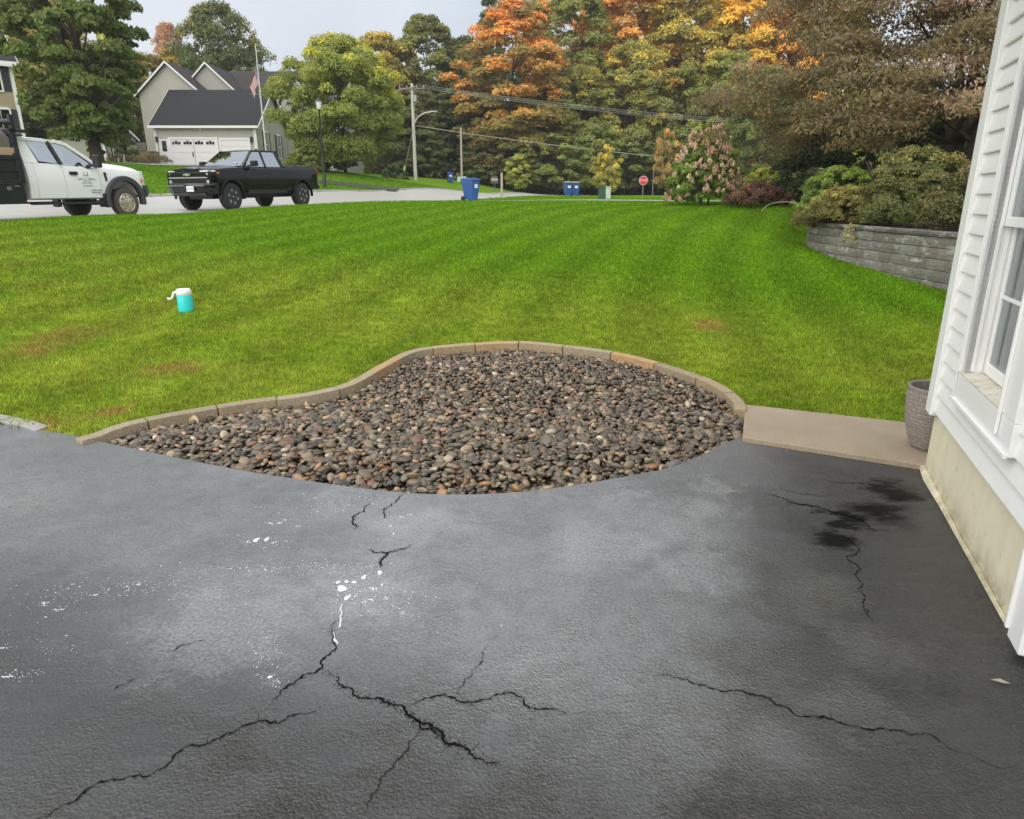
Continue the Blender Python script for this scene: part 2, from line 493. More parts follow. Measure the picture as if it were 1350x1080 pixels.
    n1 = q.bump(h, q.math('MULTIPLY', q.mapr(coarse, 0, 1, 0.28, 1.0), q.mapr(q.noise(p, 5, 4, 0.6), 0.35, 0.65, 0.45, 1.1)), q.mapr(coarse, 0, 1, 0.012, 0.026))
    n2 = q.bump(fine, q.mapr(coarse, 0, 1, 0.06, 0.22), 0.003, n1)
    n3 = q.bump(mid, 0.12, 0.05, n2)
    q.t.links.new(n3, b.inputs['Normal'])
    q.t.links.new(n3, b.inputs['Coat Normal'])
    return q.m
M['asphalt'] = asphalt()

def road_mat():
    q = NT('road_asphalt')
    p = q.pos()
    c = q.mix(q.noise(p, 0.7, 5), (0.42, 0.415, 0.40), (0.52, 0.51, 0.48))
    b = q.bsdf(c, 0.35)
    q.t.links.new(q.bump(q.noise(p, 40, 3), 0.3, 0.01), b.inputs['Normal'])
    return q.m
M['road'] = road_mat()

def concrete(name, lo, hi, rough=0.8, sc=3.0, grain=90.0, bs=0.3, objc=False):
    q = NT(name)
    p = q.pos()
    c = q.mix(q.noise(p, sc, 6, 0.65), lo, hi)
    c = q.mix(q.mapr(q.noise(p, grain, 3), 0.35, 0.7), q.mix(1.0, c, (0.62, 0.62, 0.62), 'MULTIPLY'), c)
    if objc:
        oc = q.n('ObjectInfo').outputs['Color']
        c = q.mix(1.0, c, oc, 'MULTIPLY')
    b = q.bsdf(c, rough)
    q.t.links.new(q.bump(q.noise(p, grain, 4), bs, 0.004, q.bump(q.noise(p, sc * 5, 4), bs, 0.01)), b.inputs['Normal'])
    return q.m
M['slab'] = concrete('slab_concrete', (0.30, 0.235, 0.16), (0.53, 0.435, 0.315), 0.7, 2.5, 140, 0.15)
M['kerb'] = concrete('kerb_stone', (0.6, 0.6, 0.6), (0.95, 0.95, 0.95), 0.75, 6, 70, 0.4, True)
M['kerb_pale'] = concrete('pale_kerb', (0.3, 0.29, 0.27), (0.5, 0.49, 0.46), 0.8)
def wall_block():
    q = NT('wall_block')
    p = q.pos()
    oc = q.n('ObjectInfo').outputs['Color']
    c = q.mix(q.noise(p, 2.2, 6, 0.7), q.mix(1.0, oc, (0.55, 0.50, 0.42), 'MULTIPLY'), oc)
    c = q.mix(q.mapr(q.noise(p, 28, 4, 0.7), 0.35, 0.65), q.mix(1.0, c, (0.6, 0.6, 0.6), 'MULTIPLY'), c)
    ef = q.mapr(q.noise(q.n('Mapping', Vector=p, Scale=(1.0, 0.8, 2.6)).outputs[0], 3.2, 6, 0.75), 0.54, 0.68)
    c = q.mix(q.math('MULTIPLY', ef, 0.75), c, (0.62, 0.62, 0.60))
    b = q.bsdf(c, 0.9)
    q.t.links.new(q.bump(q.noise(p, 26, 6, 0.7), 0.9, 0.02), b.inputs['Normal'])
    return q.m
M['block'] = wall_block()
M['pot'] = concrete('pot_clay', (0.27, 0.235, 0.205), (0.37, 0.33, 0.29), 0.75, 5, 60, 0.3)

def foundation():
    q = NT('foundation_concrete')
    p = q.pos()
    v = q.n('Mapping', Vector=p, Scale=(3, 3, 1.2)).outputs[0]
    c = q.mix(q.noise(v, 3, 6, 0.7), (0.62, 0.56, 0.38), (0.85, 0.80, 0.62))
    sz = q.n('SeparateXYZ', Vector=p).outputs[2]
    dirt = q.math('MULTIPLY', q.mapr(sz, 0.16, 0.0), q.mapr(q.noise(p, 7, 5, 0.7), 0.35, 0.65))
    c = q.mix(q.math('MULTIPLY', dirt, 0.7), c, (0.17, 0.14, 0.06))
    spots = q.mapr(q.noise(q.n('Mapping', Vector=p, Scale=(1, 1, 0.5)).outputs[0], 17, 4, 0.8), 0.62, 0.72)
    c = q.mix(q.math('MULTIPLY', spots, 0.45), c, (0.16, 0.13, 0.09))
    b = q.bsdf(c, 0.85)
    q.t.links.new(q.bump(q.noise(p, 25, 5), 0.35, 0.008), b.inputs['Normal'])
    return q.m
M['foundation'] = foundation()

def vinyl():
    q = NT('white_vinyl_siding')
    p = q.pos()
    v = q.n('Mapping', Vector=p, Scale=(1.5, 1.5, 18)).outputs[0]
    g = q.noise(v, 4, 5, 0.6)
    c = q.mix(g, (0.82, 0.83, 0.81), (0.88, 0.88, 0.86))
    d = q.math('MULTIPLY', q.mapr(q.noise(p, 5, 6, 0.7), 0.55, 0.8), 0.3)
    c = q.mix(d, c, (0.55, 0.52, 0.42))
    b = q.bsdf(c, 0.42)
    q.t.links.new(q.bump(g, 0.12, 0.004), b.inputs['Normal'])
    return q.m
M['vinyl'] = vinyl()
def sill_mat():
    q = NT('dirty_sill')
    p = q.pos()
    c = q.mix(q.mapr(q.noise(p, 14, 6, 0.75), 0.4, 0.75), (0.75, 0.72, 0.64), (0.45, 0.36, 0.25))
    q.bsdf(c, 0.5)
    return q.m
M['sill'] = sill_mat()

# leaves: two colours of the tree itself, mixed leaf by leaf and clump by clump
def leaf_mat():
    q = NT('leaf')
    rnd, clump, hgt = q.attr('rnd'), q.attr('clump'), q.attr('hgt')
    c1 = q.n('ObjectInfo').outputs['Color']
    c2 = q.attr('tint', 'OBJECT', 'Color')
    bias = q.attr('bias', 'OBJECT', 'Fac')
    f = q.math('ADD', q.math('MULTIPLY', clump, 0.8), q.math('MULTIPLY', hgt, 0.6))
    f = q.math('ADD', f, q.math('MULTIPLY', rnd, 0.35))
    f = q.math('MULTIPLY', q.math('ADD', q.math('SUBTRACT', f, 0.9), bias), 2.2, clamp=True)
    c = q.mix(f, c1, c2)
    v = q.mapr(q.math('FRACT', q.math('MULTIPLY', rnd, 7.31)), 0, 1, 2.1, 3.8)
    c = q.n('HueSaturation', Color=c, Value=v, Saturation=q.mapr(rnd, 0, 1, 0.85, 1.1), Hue=q.mapr(clump, 0, 1, 0.487, 0.513)).outputs[0]
    b = q.n('BsdfPrincipled', Base_Color=c, Roughness=0.55, Specular_IOR_Level=0.35).outputs[0]
    t = q.n('BsdfTranslucent', Color=c).outputs[0]
    q.surf(q.n('MixShader', i0=0.42, i1=b, i2=t).outputs[0])
    return q.m
M['leaf'] = leaf_mat()

def grass_col(q, p):
    sep = q.n('SeparateXYZ', Vector=p)
    X, Y = sep.outputs[0], sep.outputs[1]
    n1 = q.noise(p, 0.45, 4, 0.6)
    n2 = q.noise(p, 2.2, 4, 0.6)
    far = q.math('ADD', Y, q.math('MULTIPLY', q.math('SUBTRACT', n1, 0.5), 4.0))
    far = q.math('ADD', far, q.math('MULTIPLY', X, 0.42))
    f = q.mapr(far, 7.2, 12.2)
    dry = q.mix(n2, (0.165, 0.235, 0.018), (0.34, 0.41, 0.048))
    lush = q.mix(n2, (0.088, 0.205, 0.006), (0.19, 0.355, 0.014))
    f = q.math('MAXIMUM', f, q.mapr(q.noise(p, 0.9, 5, 0.65, 0.4), 0.42, 0.66, 0.0, 0.62))
    c = q.mix(f, dry, lush)
    st = q.math('SINE', q.math('ADD', q.math('MULTIPLY', q.math('ADD', X, q.math('MULTIPLY', q.math('MULTIPLY', Y, Y), -0.012)), 5.2), q.math('MULTIPLY', n1, 2.0)))
    c = q.n('HueSaturation', Color=c, Value=q.mapr(st, -1, 1, 0.89, 1.11)).outputs[0]
    tuftv = q.mapr(q.noise(p, 7.0, 3, 0.6), 0.3, 0.7, 0.8, 1.2)
    c = q.n('HueSaturation', Color=c, Value=tuftv).outputs[0]
    pt = None
    for (px, py, r) in ((85, 455, 0.55), (235, 487, 0.38), (40, 470, 0.35), (60, 548, 0.35), (935, 440, 0.35), (150, 530, 0.2)):
        g = gnd(px, py, 0.08)
        vd = q.n('VectorMath', dict(operation='DISTANCE'), i0=p, i1=(g.x, g.y, 0.1)).outputs['Value']
        e = q.math('ADD', vd, q.math('MULTIPLY', q.math('SUBTRACT', q.noise(p, 3, 4), 0.5), 0.9))
        m_ = q.mapr(e, r, r * 0.2)
        pt = m_ if pt is None else q.math('MAXIMUM', pt, m_)
    pt = q.math('MULTIPLY', pt, q.mapr(n2, 0.3, 0.6, 0.3, 0.85))
    return q.mix(pt, c, (0.34, 0.24, 0.07))
def grass_ground():
    q = NT('grass_ground')
    p = q.pos()
    c = grass_col(q, p)
    c = q.mix(q.noise(p, 30, 4), q.mix(1.0, c, (0.62, 0.55, 0.5), 'MULTIPLY'), c)
    b = q.bsdf(c, 0.9, Specular_IOR_Level=0.1)
    q.t.links.new(q.bump(q.noise(p, 45, 4), 0.7, 0.03), b.inputs['Normal'])
    return q.m
M['grass_ground'] = grass_ground()
def grass_blade():
    q = NT('grass_blade')
    c = grass_col(q, q.pos())
    rnd = q.attr('rnd')
    c = q.n('HueSaturation', Color=c, Value=q.mapr(q.math('POWER', rnd, 2.0), 0, 1, 0.62, 2.0), Saturation=1.0, Hue=q.mapr(q.math('FRACT', q.math('MULTIPLY', rnd, 5.7)), 0, 1, 0.48, 0.515)).outputs[0]
    b = q.n('BsdfPrincipled', Base_Color=c, Roughness=0.6, Specular_IOR_Level=0.12).outputs[0]
    t = q.n('BsdfTranslucent', Color=c).outputs[0]
    q.surf(q.n('MixShader', i0=0.45, i1=b, i2=t).outputs[0])
    return q.m
M['grass_blade'] = grass_blade()

def pebble_mat(name, per_object):
    q = NT(name)
    p = q.obj() if per_object else q.pos()
    c = q.n('ObjectInfo').outputs['Color'] if per_object else q.attr('tone', out='Vector')
    g = q.noise(p, 35, 5, 0.65)
    c = q.mix(q.mapr(g, 0.3, 0.7), q.mix(1.0, c, (0.72, 0.7, 0.68), 'MULTIPLY'), q.mix(1.0, c, (1.2, 1.2, 1.2), 'MULTIPLY'))
    b = q.bsdf(c, q.mapr(g, 0.3, 0.7, 0.14, 0.34))
    q.t.links.new(q.bump(q.noise(p, 60, 3), 0.15, 0.004), b.inputs['Normal'])
    return q.m
M['pebble'] = pebble_mat('pebble', True)
M['pebble_fill'] = pebble_mat('pebble_fill', False)
def jug_mat():
    q = NT('blue_jug')
    c = q.mix(q.noise(q.obj(), 8, 3), (0.02, 0.60, 0.62), (0.05, 0.72, 0.72))
    q.bsdf(c, 0.3)
    return q.m
M['jug_blue'] = jug_mat()
def vcol_mat(name, rough=0.8):
    q = NT(name)
    c = q.attr('tone', out='Vector')
    b = q.n('BsdfPrincipled', Base_Color=c, Roughness=rough).outputs[0]
    t = q.n('BsdfTranslucent', Color=c).outputs[0]
    q.surf(q.n('MixShader', i0=0.3, i1=b, i2=t).outputs[0])
    return q.m
M['flag'] = vcol_mat('flag_cloth')
# ---------------------------------------------------------------- terrain
def surveyed():
    pts = []
    def px(x, y, Y): pts.append(tuple(at_y(x, y, Y)))
    for x, y, z in ((0, 563, 0.0), (95, 573, 0.0), (980, 532, 0.0), (330, 622, 0.0), (540, 650, 0.0), (880, 617, 0.0), (1215, 613, 0.0), (1150, 555, 0.01)):
        pts.append(tuple(gnd(x, y, z)))
    pts.extend([(-6, 4.9, 0.0), (-8, 4.9, 0.02), (0, 0, 0), (-6, 0, 0), (-12, 0, 0), (0, -8, 0), (6, -4, 0), (3.6, 6.0, 0.03), (6, 6, 0.06), (10, 8, 0.15)])
    for x, y, z in ((600, 452, 0.12), (760, 455, 0.12), (450, 500, 0.06), (950, 495, 0.03)):
        pts.append(tuple(gnd(x, y, z)))
    for a in ((675, 400, 8.7), (675, 350, 11.5), (675, 310, 15.5), (675, 285, 19), (675, 270, 22.5), (670, 268.5, 27),
              (245, 412, 8.4), (150, 340, 12), (150, 300, 15.5), (150, 284, 17.8), (0, 294, 15.2), (0, 330, 11.5), (0, 420, 8.0),
              (350, 274, 23.0), (400, 300, 16.5), (400, 340, 12), (500, 268, 27.0), (620, 266.5, 37.5), (900, 272, 24), (1040, 276, 21),
              (1055, 325, 17.6), (1245, 381, 11.8), (1150, 352, 14.5), (1200, 450, 7.0), (1100, 420, 8.5), (1000, 380, 10.5),
              (950, 330, 14.5), (1000, 300, 18), (980, 283, 21), (850, 300, 17), (850, 350, 11.6),
              (428, 248, 43.5), (112, 212, 38), (208, 217, 64), (340, 219, 64), (455, 228, 58), (270, 223, 52), (270, 236, 42), (200, 228, 42), (200, 219, 55), (330, 226, 54), (340, 240, 44), (130, 222, 34), (548, 238, 75), (600, 238, 80), (0, 200, 48),
              (700, 253.5, 86), (850, 257.5, 78), (960, 262, 60), (760, 262, 45), (793, 264, 35), (840, 268, 28)):
        px(*a)
    for s, z in ((2, 0.75), (10, 0.98), (15, 1.10), (20, 1.23), (25, 1.32), (30, 1.39), (36, 1.46), (57, 1.80), (70, 1.92), (90, 2.1)):
        pts.append((*road_xy(s, -16.8), z))
    for s, z in ((2, 1.1), (8, 1.3), (15, 1.52), (23, 1.72), (31, 1.9), (40, 2.05), (58, 2.06), (75, 2.05), (95, 2.2)):
        pts.append((*road_xy(s, -24.5), z))
    pts.extend([(10, 14, .55), (12, 19, .9), (12, 24, 1.3), (30, 40, 1.4), (60, 60, 1.6), (40, 15, 0.8), (110, 80, 2.5), (110, 0, 1), (-60, 20, 4.2), (-120, 30, 6), (-120, 120, 10),
                (-70, 90, 7), (-20, 100, 4.5), (20, 110, 2.6), (80, 120, 3), (0, 190, 7), (100, 190, 7), (-120, 190, 12), (-40, -20, 0.3), (40, -20, 0.3)])
    return np.array(pts)
SV = surveyed()
def _U(r2):
    return np.where(r2 > 1e-12, r2 * np.log(r2 + 1e-12), 0.0)
_n = len(SV)
_A = np.zeros((_n + 3, _n + 3))
_A[:_n, :_n] = _U(((SV[:, None, :2] - SV[None, :, :2]) ** 2).sum(-1)) + np.eye(_n) * 1.5
_A[:_n, _n] = 1; _A[:_n, _n + 1:] = SV[:, :2]
_A[_n:, :_n] = _A[:_n, _n:].T
_w = np.linalg.solve(_A, np.concatenate([SV[:, 2], [0, 0, 0]]))
def tz(X, Y):
    X = np.asarray(X, float); Y = np.asarray(Y, float)
    sh = X.shape
    x, y = X.ravel(), Y.ravel()
    out = np.empty(len(x))
    for i in range(0, len(x), 20000):
        xx, yy = x[i:i + 20000], y[i:i + 20000]
        r2 = (xx[:, None] - SV[None, :, 0]) ** 2 + (yy[:, None] - SV[None, :, 1]) ** 2
        out[i:i + 20000] = _U(r2) @ _w[:_n] + _w[_n] + _w[_n + 1] * xx + _w[_n + 2] * yy
    # the drive and what lies next to it is level
    k = smoothstep(4.4, 6.2, y - 0.0 * x)
    out = np.where(y < 6.2, out * k + (1 - k) * 0.0, out)
    return out.reshape(sh)
def tz1(x, y):
    return float(tz(np.array([x]), np.array([y]))[0])
def hit(px, py, y0=3.0, y1=120.0):
    """where the sight line through a photo pixel meets the terrain"""
    d = ray(px, py)
    Y = np.arange(y0, y1, 0.05)
    zz = H + d.z / d.y * Y
    g = tz(d.x / d.y * Y, Y)
    i = np.argmax(g >= zz)
    return Vector((d.x / d.y * Y[i], Y[i], g[i]))
def on_ground(px, Y):
    """point at distance Y under a photo column (near the horizon)"""
    x = (px - 675.0) / (F / CP) * Y
    return Vector((x, Y, tz1(x, Y)))

# outlines
kerb_px = [(97, 574), (165, 556), (230, 541), (330, 524), (400, 516), (455, 503), (497, 482), (540, 463), (600, 456), (680, 453), (760, 458), (830, 466), (900, 482), (948, 499), (980, 522), (984, 545), (979, 574)]
kerb_line = [gnd(x, y, 0.05 + 0.09 * max(0, min(1, (560 - y) / 100))).to_2d() for x, y in kerb_px]
kerb_line = [p.to_2d() for p in catmull([(p.x, p.y, 0) for p in kerb_line], 8)]
front_px = [(150, 586), (250, 607), (330, 622), (400, 633), (470, 643), (540, 650), (610, 652), (680, 649), (750, 641), (820, 629), (880, 617), (925, 600), (955, 584), (978, 577)]
front_line = [p.to_2d() for p in catmull([gnd(x, y) for x, y in front_px], 4)]
bed_poly = [tuple(p) for p in kerb_line] + [tuple(p) for p in reversed(front_line)]
HC = gnd(1218, 620)                                  # corner of the house
near_wall = HC - Vector((D2.x, D2.y, 0)) * 9.0
slab_poly = [tuple(gnd(*p, 0.035)[:2]) for p in ((983, 533), (1200, 557))] + [(4.2, 4.75), (3.9, 3.4)] + [tuple(HC[:2])] + [tuple(gnd(1212, 612, 0.035)[:2]), tuple(gnd(979, 576, 0.035)[:2])]
left_edge = [gnd(x, y).to_2d() for x, y in ((97, 574), (50, 566), (0, 560))] + [Vector((-6.0, 4.95)), Vector((-14, 5.3))]
drive_poly = [tuple(p) for p in reversed(left_edge)] + [tuple(p) for p in front_line] + [slab_poly[-1], slab_poly[-2], tuple(HC[:2]), tuple(near_wall[:2]), (-14, near_wall.y)]
hard_line_l = [tuple(p) for p in left_edge]

xs = np.concatenate([np.linspace(-150, -40, 24, endpoint=False), np.linspace(-40, -16, 24, endpoint=False), np.arange(-16, 14, 0.2), np.linspace(14, 40, 27, endpoint=False), np.linspace(40, 130, 20)])
ys = np.concatenate([np.linspace(-12, 2.5, 8, endpoint=False), np.arange(2.5, 12, 0.15), np.arange(12, 30, 0.3), np.linspace(30, 70, 45, endpoint=False), np.linspace(70, 200, 40)])
GX, GY = np.meshgrid(xs, ys)
GZ = tz(GX, GY)
LAT = GX * N2.x + GY * N2.y
SS = GX * D2.x + GY * D2.y
hardm = in_poly(GX, GY, drive_poly) | in_poly(GX, GY, bed_poly) | in_poly(GX, GY, slab_poly)
edge_d = np.minimum(dist_line(GX, GY, drive_poly, True), np.minimum(dist_line(GX, GY, bed_poly, True), dist_line(GX, GY, slab_poly, True)))
gap = dist_line(GX, GY, [tuple(p) for p in kerb_line])
inner = hardm
GZt = np.where(inner, GZ - 0.10, GZ)
ROAD_L, ROAD_R = -24.3, -16.7
roadm = (LAT > ROAD_L) & (LAT < ROAD_R)
GZt = np.where(roadm, GZt - 0.12, GZt)
nx, ny = len(xs), len(ys)
idx = np.arange(nx * ny).reshape(ny, nx)
GQ = np.stack([idx[:-1, :-1], idx[:-1, 1:], idx[1:, 1:], idx[1:, :-1]], -1).reshape(-1, 4)
GV = np.stack([GX, GY, GZt], -1).reshape(-1, 3)
ground = link('ground', np_mesh('ground', GV, GQ, M['grass_ground'], smooth=True))
tag(ground, 'green lawn ground sloping up from the driveway to the street', kind='structure')

# ---------------------------------------------------------------- driveway
mb = MB()
mb.add([(x, y, 0.0) for x, y in drive_poly], [tuple(range(len(drive_poly)))])
me = mb.mesh('driveway')
bm = bmesh.new(); bm.from_mesh(me)
for f in bm.faces:
    if f.normal.z < 0: f.normal_flip()
bmesh.ops.triangulate(bm, faces=bm.faces)
bm.to_mesh(me); bm.free()
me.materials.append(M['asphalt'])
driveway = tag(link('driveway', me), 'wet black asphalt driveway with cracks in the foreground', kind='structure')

def crack(pxs, w, seed):
    r = random.Random(seed)
    pts = [gnd(x, y).to_2d() for x, y in pxs]
    for it in range(6):
        q = [pts[0]]
        for a, b in zip(pts, pts[1:]):
            d = b - a
            nrm = Vector((-d.y, d.x))
            q.append((a + b) / 2 + nrm * r.uniform(-0.22, 0.22))
            q.append(b)
        pts = q
        if (pts[1] - pts[0]).length < 0.009: break
    n = len(pts)
    L, Rr = [], []
    for i, p in enumerate(pts):
        t = (pts[min(i + 1, n - 1)] - pts[max(i - 1, 0)]).normalized()
        nr = Vector((-t.y, t.x))
        e = min(1.0, 4.5 * min(i, n - 1 - i) / n + 0.12)
        ww = w * .74 * e * r.uniform(0.25, 1.3)
        L.append(p + nr * ww * r.uniform(0.3, 0.7)); Rr.append(p - nr * ww * r.uniform(0.3, 0.7))
    m = MB()
    for k in range(max(1, int(n / 22))):
        i = r.randrange(2, n - 2)
        a = r.uniform(0, 6.28); ln = r.uniform(.02, .07)
        q0 = pts[i]; sp = [q0]
        for j in range(5):
            a += r.uniform(-.7, .7); sp.append(sp[-1] + Vector((math.cos(a), math.sin(a))) * ln / 5)
        vs = []
        for j, c in enumerate(sp):
            ww = w * .32 * (1 - j / 5.2) * r.uniform(.5, 1.2)
            nr = Vector((-math.sin(a), math.cos(a)))
            vs += [(c.x + nr.x * ww / 2, c.y + nr.y * ww / 2, 0.0022), (c.x - nr.x * ww / 2, c.y - nr.y * ww / 2, 0.0022)]
        m.add(vs, [(2 * j, 2 * j + 2, 2 * j + 3, 2 * j + 1) for j in range(5)])
    for k in range(int(n * 1.1)):
        i = r.randrange(0, n); a = r.uniform(0, 6.28); s_ = w * r.uniform(.08, .28)
        c = pts[i] + Vector((r.gauss(0, 1), r.gauss(0, 1))) * w * .8
        m.add([(c.x + s_ * math.cos(a + q_) * r.uniform(.6, 1.2), c.y + s_ * math.sin(a + q_) * r.uniform(.6, 1.2), 0.0021) for q_ in (0, 1.4, 2.9, 4.6)], [(0, 1, 2, 3)])
    m.add([(p.x, p.y, 0.0025) for p in L] + [(p.x, p.y, 0.0025) for p in Rr], [(i, i + 1, n + i + 1, n + i) for i in range(n - 1)])
    o = m.build('crack', M['crack_dark'], driveway)
    return o
CR = [([(40, 1083), (104, 1052), (171, 1024), (254, 982), (311, 964), (368, 954), (425, 933)], .009),
      ([(358, 928), (371, 910), (399, 891), (425, 881), (441, 858), (437, 834), (448, 812)], .009),
      ([(425, 883), (461, 907), (503, 922), (529, 930), (550, 951), (575, 961), (591, 982), (622, 995), (660, 1005)], .012),
      ([(529, 929), (560, 920), (596, 920), (622, 927), (648, 920), (676, 914), (699, 935), (728, 935), (748, 942)], .009),
      ([(596, 920), (612, 897), (635, 868), (643, 850)], .004),
      ([(562, 960), (539, 987), (518, 1013), (498, 1042), (480, 1075)], .0045),
      ([(860, 891), (894, 894), (940, 909), (982, 914), (1023, 930), (1070, 945), (1137, 961), (1189, 964), (1246, 982), (1345, 1006)], .008),
      ([(534, 651), (521, 662), (506, 675), (510, 684)], .010), ([(488, 664), (471, 678), (465, 687), (468, 698)], .010),
      ([(484, 724), (507, 729), (521, 726), (542, 718)], .010), ([(513, 728), (504, 738), (500, 747)], .014),
      ([(220, 860), (243, 850), (270, 844)], .005), ([(150, 911), (164, 902), (176, 894)], .005),
      ([(540, 941), (556, 962), (580, 973)], .012),
      ([(1000, 650), (1040, 661), (1070, 667), (1099, 676), (1120, 682), (1138, 688), (1156, 701)], .012),
      ([(1085, 631), (1120, 638), (1166, 644)], .007), ([(1104, 700), (1117, 738), (1140, 790), (1150, 822)], .007), ([(1026, 640), (1060, 652), (1090, 655)], .006)]
for i, (p, w) in enumerate(CR): crack(p, w, 40 + i)

# soap foam left on the asphalt
rf = random.Random(5)
fm = MB()
def blob(x, y, rx, ry, h, n=12):
    a0 = rf.uniform(0, 6)
    outer = []; inn = []
    for k in range(n):
        a = 2 * PI * k / n
        q = 1 + 0.18 * math.sin(2 * a + a0) + 0.12 * math.sin(3 * a + 2 * a0)
        outer.append((x + rx * q * math.cos(a), y + ry * q * math.sin(a), 0.001))
        inn.append((x + rx * 0.65 * q * math.cos(a), y + ry * 0.65 * q * math.sin(a), h))
    fm.add(outer + inn, [(k, (k + 1) % n, n + (k + 1) % n, n + k) for k in range(n)] + [tuple(n + k for k in range(n))])
for px_, py_, rx, ry in ((451, 776, 9, 4.5), (458, 788, 5, 4), (466, 785, 7, 3), (480, 761, 4.5, 3), (501, 755, 4, 3.6), (492, 777, 7, 2.3), (467, 768, 4, 2), (457, 767, 4, 2), (446, 768, 4, 2), (510, 790, 4.5, 1.7), (543, 781, 4, 1.2), (488, 791, 9, 1.6), (480, 794, 8, 1.8), (504, 771, 2, 1.5),
                         (338, 712, 5, 3), (352, 711, 4, 2.5), (328, 714, 4, 1.6), (360, 716, 5, 1.2), (61, 795, 5, 2), (78, 804, 8, 1.5), (96, 771, 3, 1), (125, 785, 7, 1), (180, 771, 8, 1.2), (10, 893, 10, 1.5), (5, 855, 6, 1.2), (356, 893, 4, 2), (366, 899, 3, 1.2), (365, 690, 12, 1), (375, 686, 5, 1), (530, 682, 5, 1), (515, 694, 1.6, 1.3), (519, 704, 1.6, 1.3), (540, 679, 5, 0.9), (393, 694, 4, 0.9)):
    g = gnd(px_, py_); e = gnd(px_ + rx, py_); v = gnd(px_, py_ - ry)
    wx, wy = abs(e.x - g.x) * .8, abs(v.y - g.y) * .85
    if rx / ry > 2.2:
        for k in range(7):
            blob(g.x + rf.uniform(-1, 1) * wx, g.y + rf.uniform(-1, 1) * wy * .8, wx * rf.uniform(.08, .3), wy * rf.uniform(.25, .55), 0.003, 9)
    else: blob(g.x, g.y, wx, wy, 0.004)
    for k in range(5): blob(g.x + rf.gauss(0, 1.3) * wx, g.y + rf.gauss(0, 1.3) * wy, wx * rf.uniform(.06, .2), wy * rf.uniform(.06, .22), 0.002, 7)
for cx, cy, sx, sy, n in ((345, 715, 40, 9, 110), (180, 775, 70, 13, 150), (330, 750, 80, 9, 150), (420, 748, 60, 8, 190), (470, 775, 40, 22, 190), (520, 800, 45, 22, 150), (60, 790, 60, 20, 130), (20, 890, 30, 6, 60), (352, 870, 22, 26, 130), (360, 900, 12, 6, 40), (420, 668, 70, 10, 170), (380, 690, 40, 8, 60), (480, 655, 50, 8, 120), (560, 775, 35, 14, 70), (330, 800, 120, 16, 60), (60, 850, 60, 20, 50), (700, 800, 120, 60, 25)):
    for k in range(int(n * .7)):
        x, y = rf.gauss(cx, sx * 0.6), rf.gauss(cy, sy * 0.6)
        g = gnd(x, y)
        if not in_poly(np.array([g.x]), np.array([g.y - .03]), drive_poly)[0] or y < 640: continue
        s = rf.uniform(0.0006, 0.0018) * (1 if rf.random() < 0.85 else 1.9)
        blob(g.x, g.y, s * rf.uniform(1, 1.9), s, 0.002, 6)
for pts in ([(451, 798), (449, 804), (451, 809), (449, 814), (450, 821), (447, 829)], [(440, 836), (442, 845), (446, 850)]):
    for a, b in zip(pts, pts[1:]):
        for k in range(5):
            t = k / 5
            g = gnd(a[0] + (b[0] - a[0]) * t + rf.uniform(-.8, .8), a[1] + (b[1] - a[1]) * t)
            blob(g.x, g.y, rf.uniform(.002, .005), rf.uniform(.003, .008), 0.005, 8)
tag(fm.build('soap_foam', M['foam'], None, smooth=True), 'white soap foam flecks and bubbles drying on the wet asphalt', kind='stuff')
# small pale leaf stuck on the dark asphalt at the right
g = gnd(1319, 900)
lf = MB()
lf.add([(-.03, 0, .004), (0, .012, .008), (.03, 0, .004), (0, -.012, .008)], [(0, 1, 2, 3)])
tag(lf.build('fallen_leaf', M['pale_wood'], None, loc=g, rot=(0, 0, -.4)), 'small pale leaf stuck to the dark wet asphalt near the house', 'leaf')

# ---------------------------------------------------------------- pebble bed with stone edging
P2 = [Vector(p) for p in kerb_line]
cum = [0.0]
for a, b in zip(P2, P2[1:]): cum.append(cum[-1] + (b - a).length)
def along(t):
    t = max(0.0, min(cum[-1], t))
    for i in range(len(cum) - 1):
        if cum[i + 1] >= t:
            k = (t - cum[i]) / max(1e-9, cum[i + 1] - cum[i])
            return P2[i].lerp(P2[i + 1], k), (P2[i + 1] - P2[i]).normalized()
    return P2[-1], (P2[-1] - P2[-2]).normalized()
p0 = P2[0]
edging = empty('stone_edging', (p0.x, p0.y, 0), 'curved row of low concrete edging stones round the pebble bed', 'edging')
tones = [(.46, .42, .34), (.56, .40, .23), (.44, .39, .30), (.47, .41, .30), (.45, .40, .30), (.52, .38, .23), (.43, .39, .31), (.50, .42, .29), (.53, .40, .26), (.46, .39, .28)]
rk = random.Random(3)
t, k = 0.0, 0
KEND = cum[-1] - 0.60
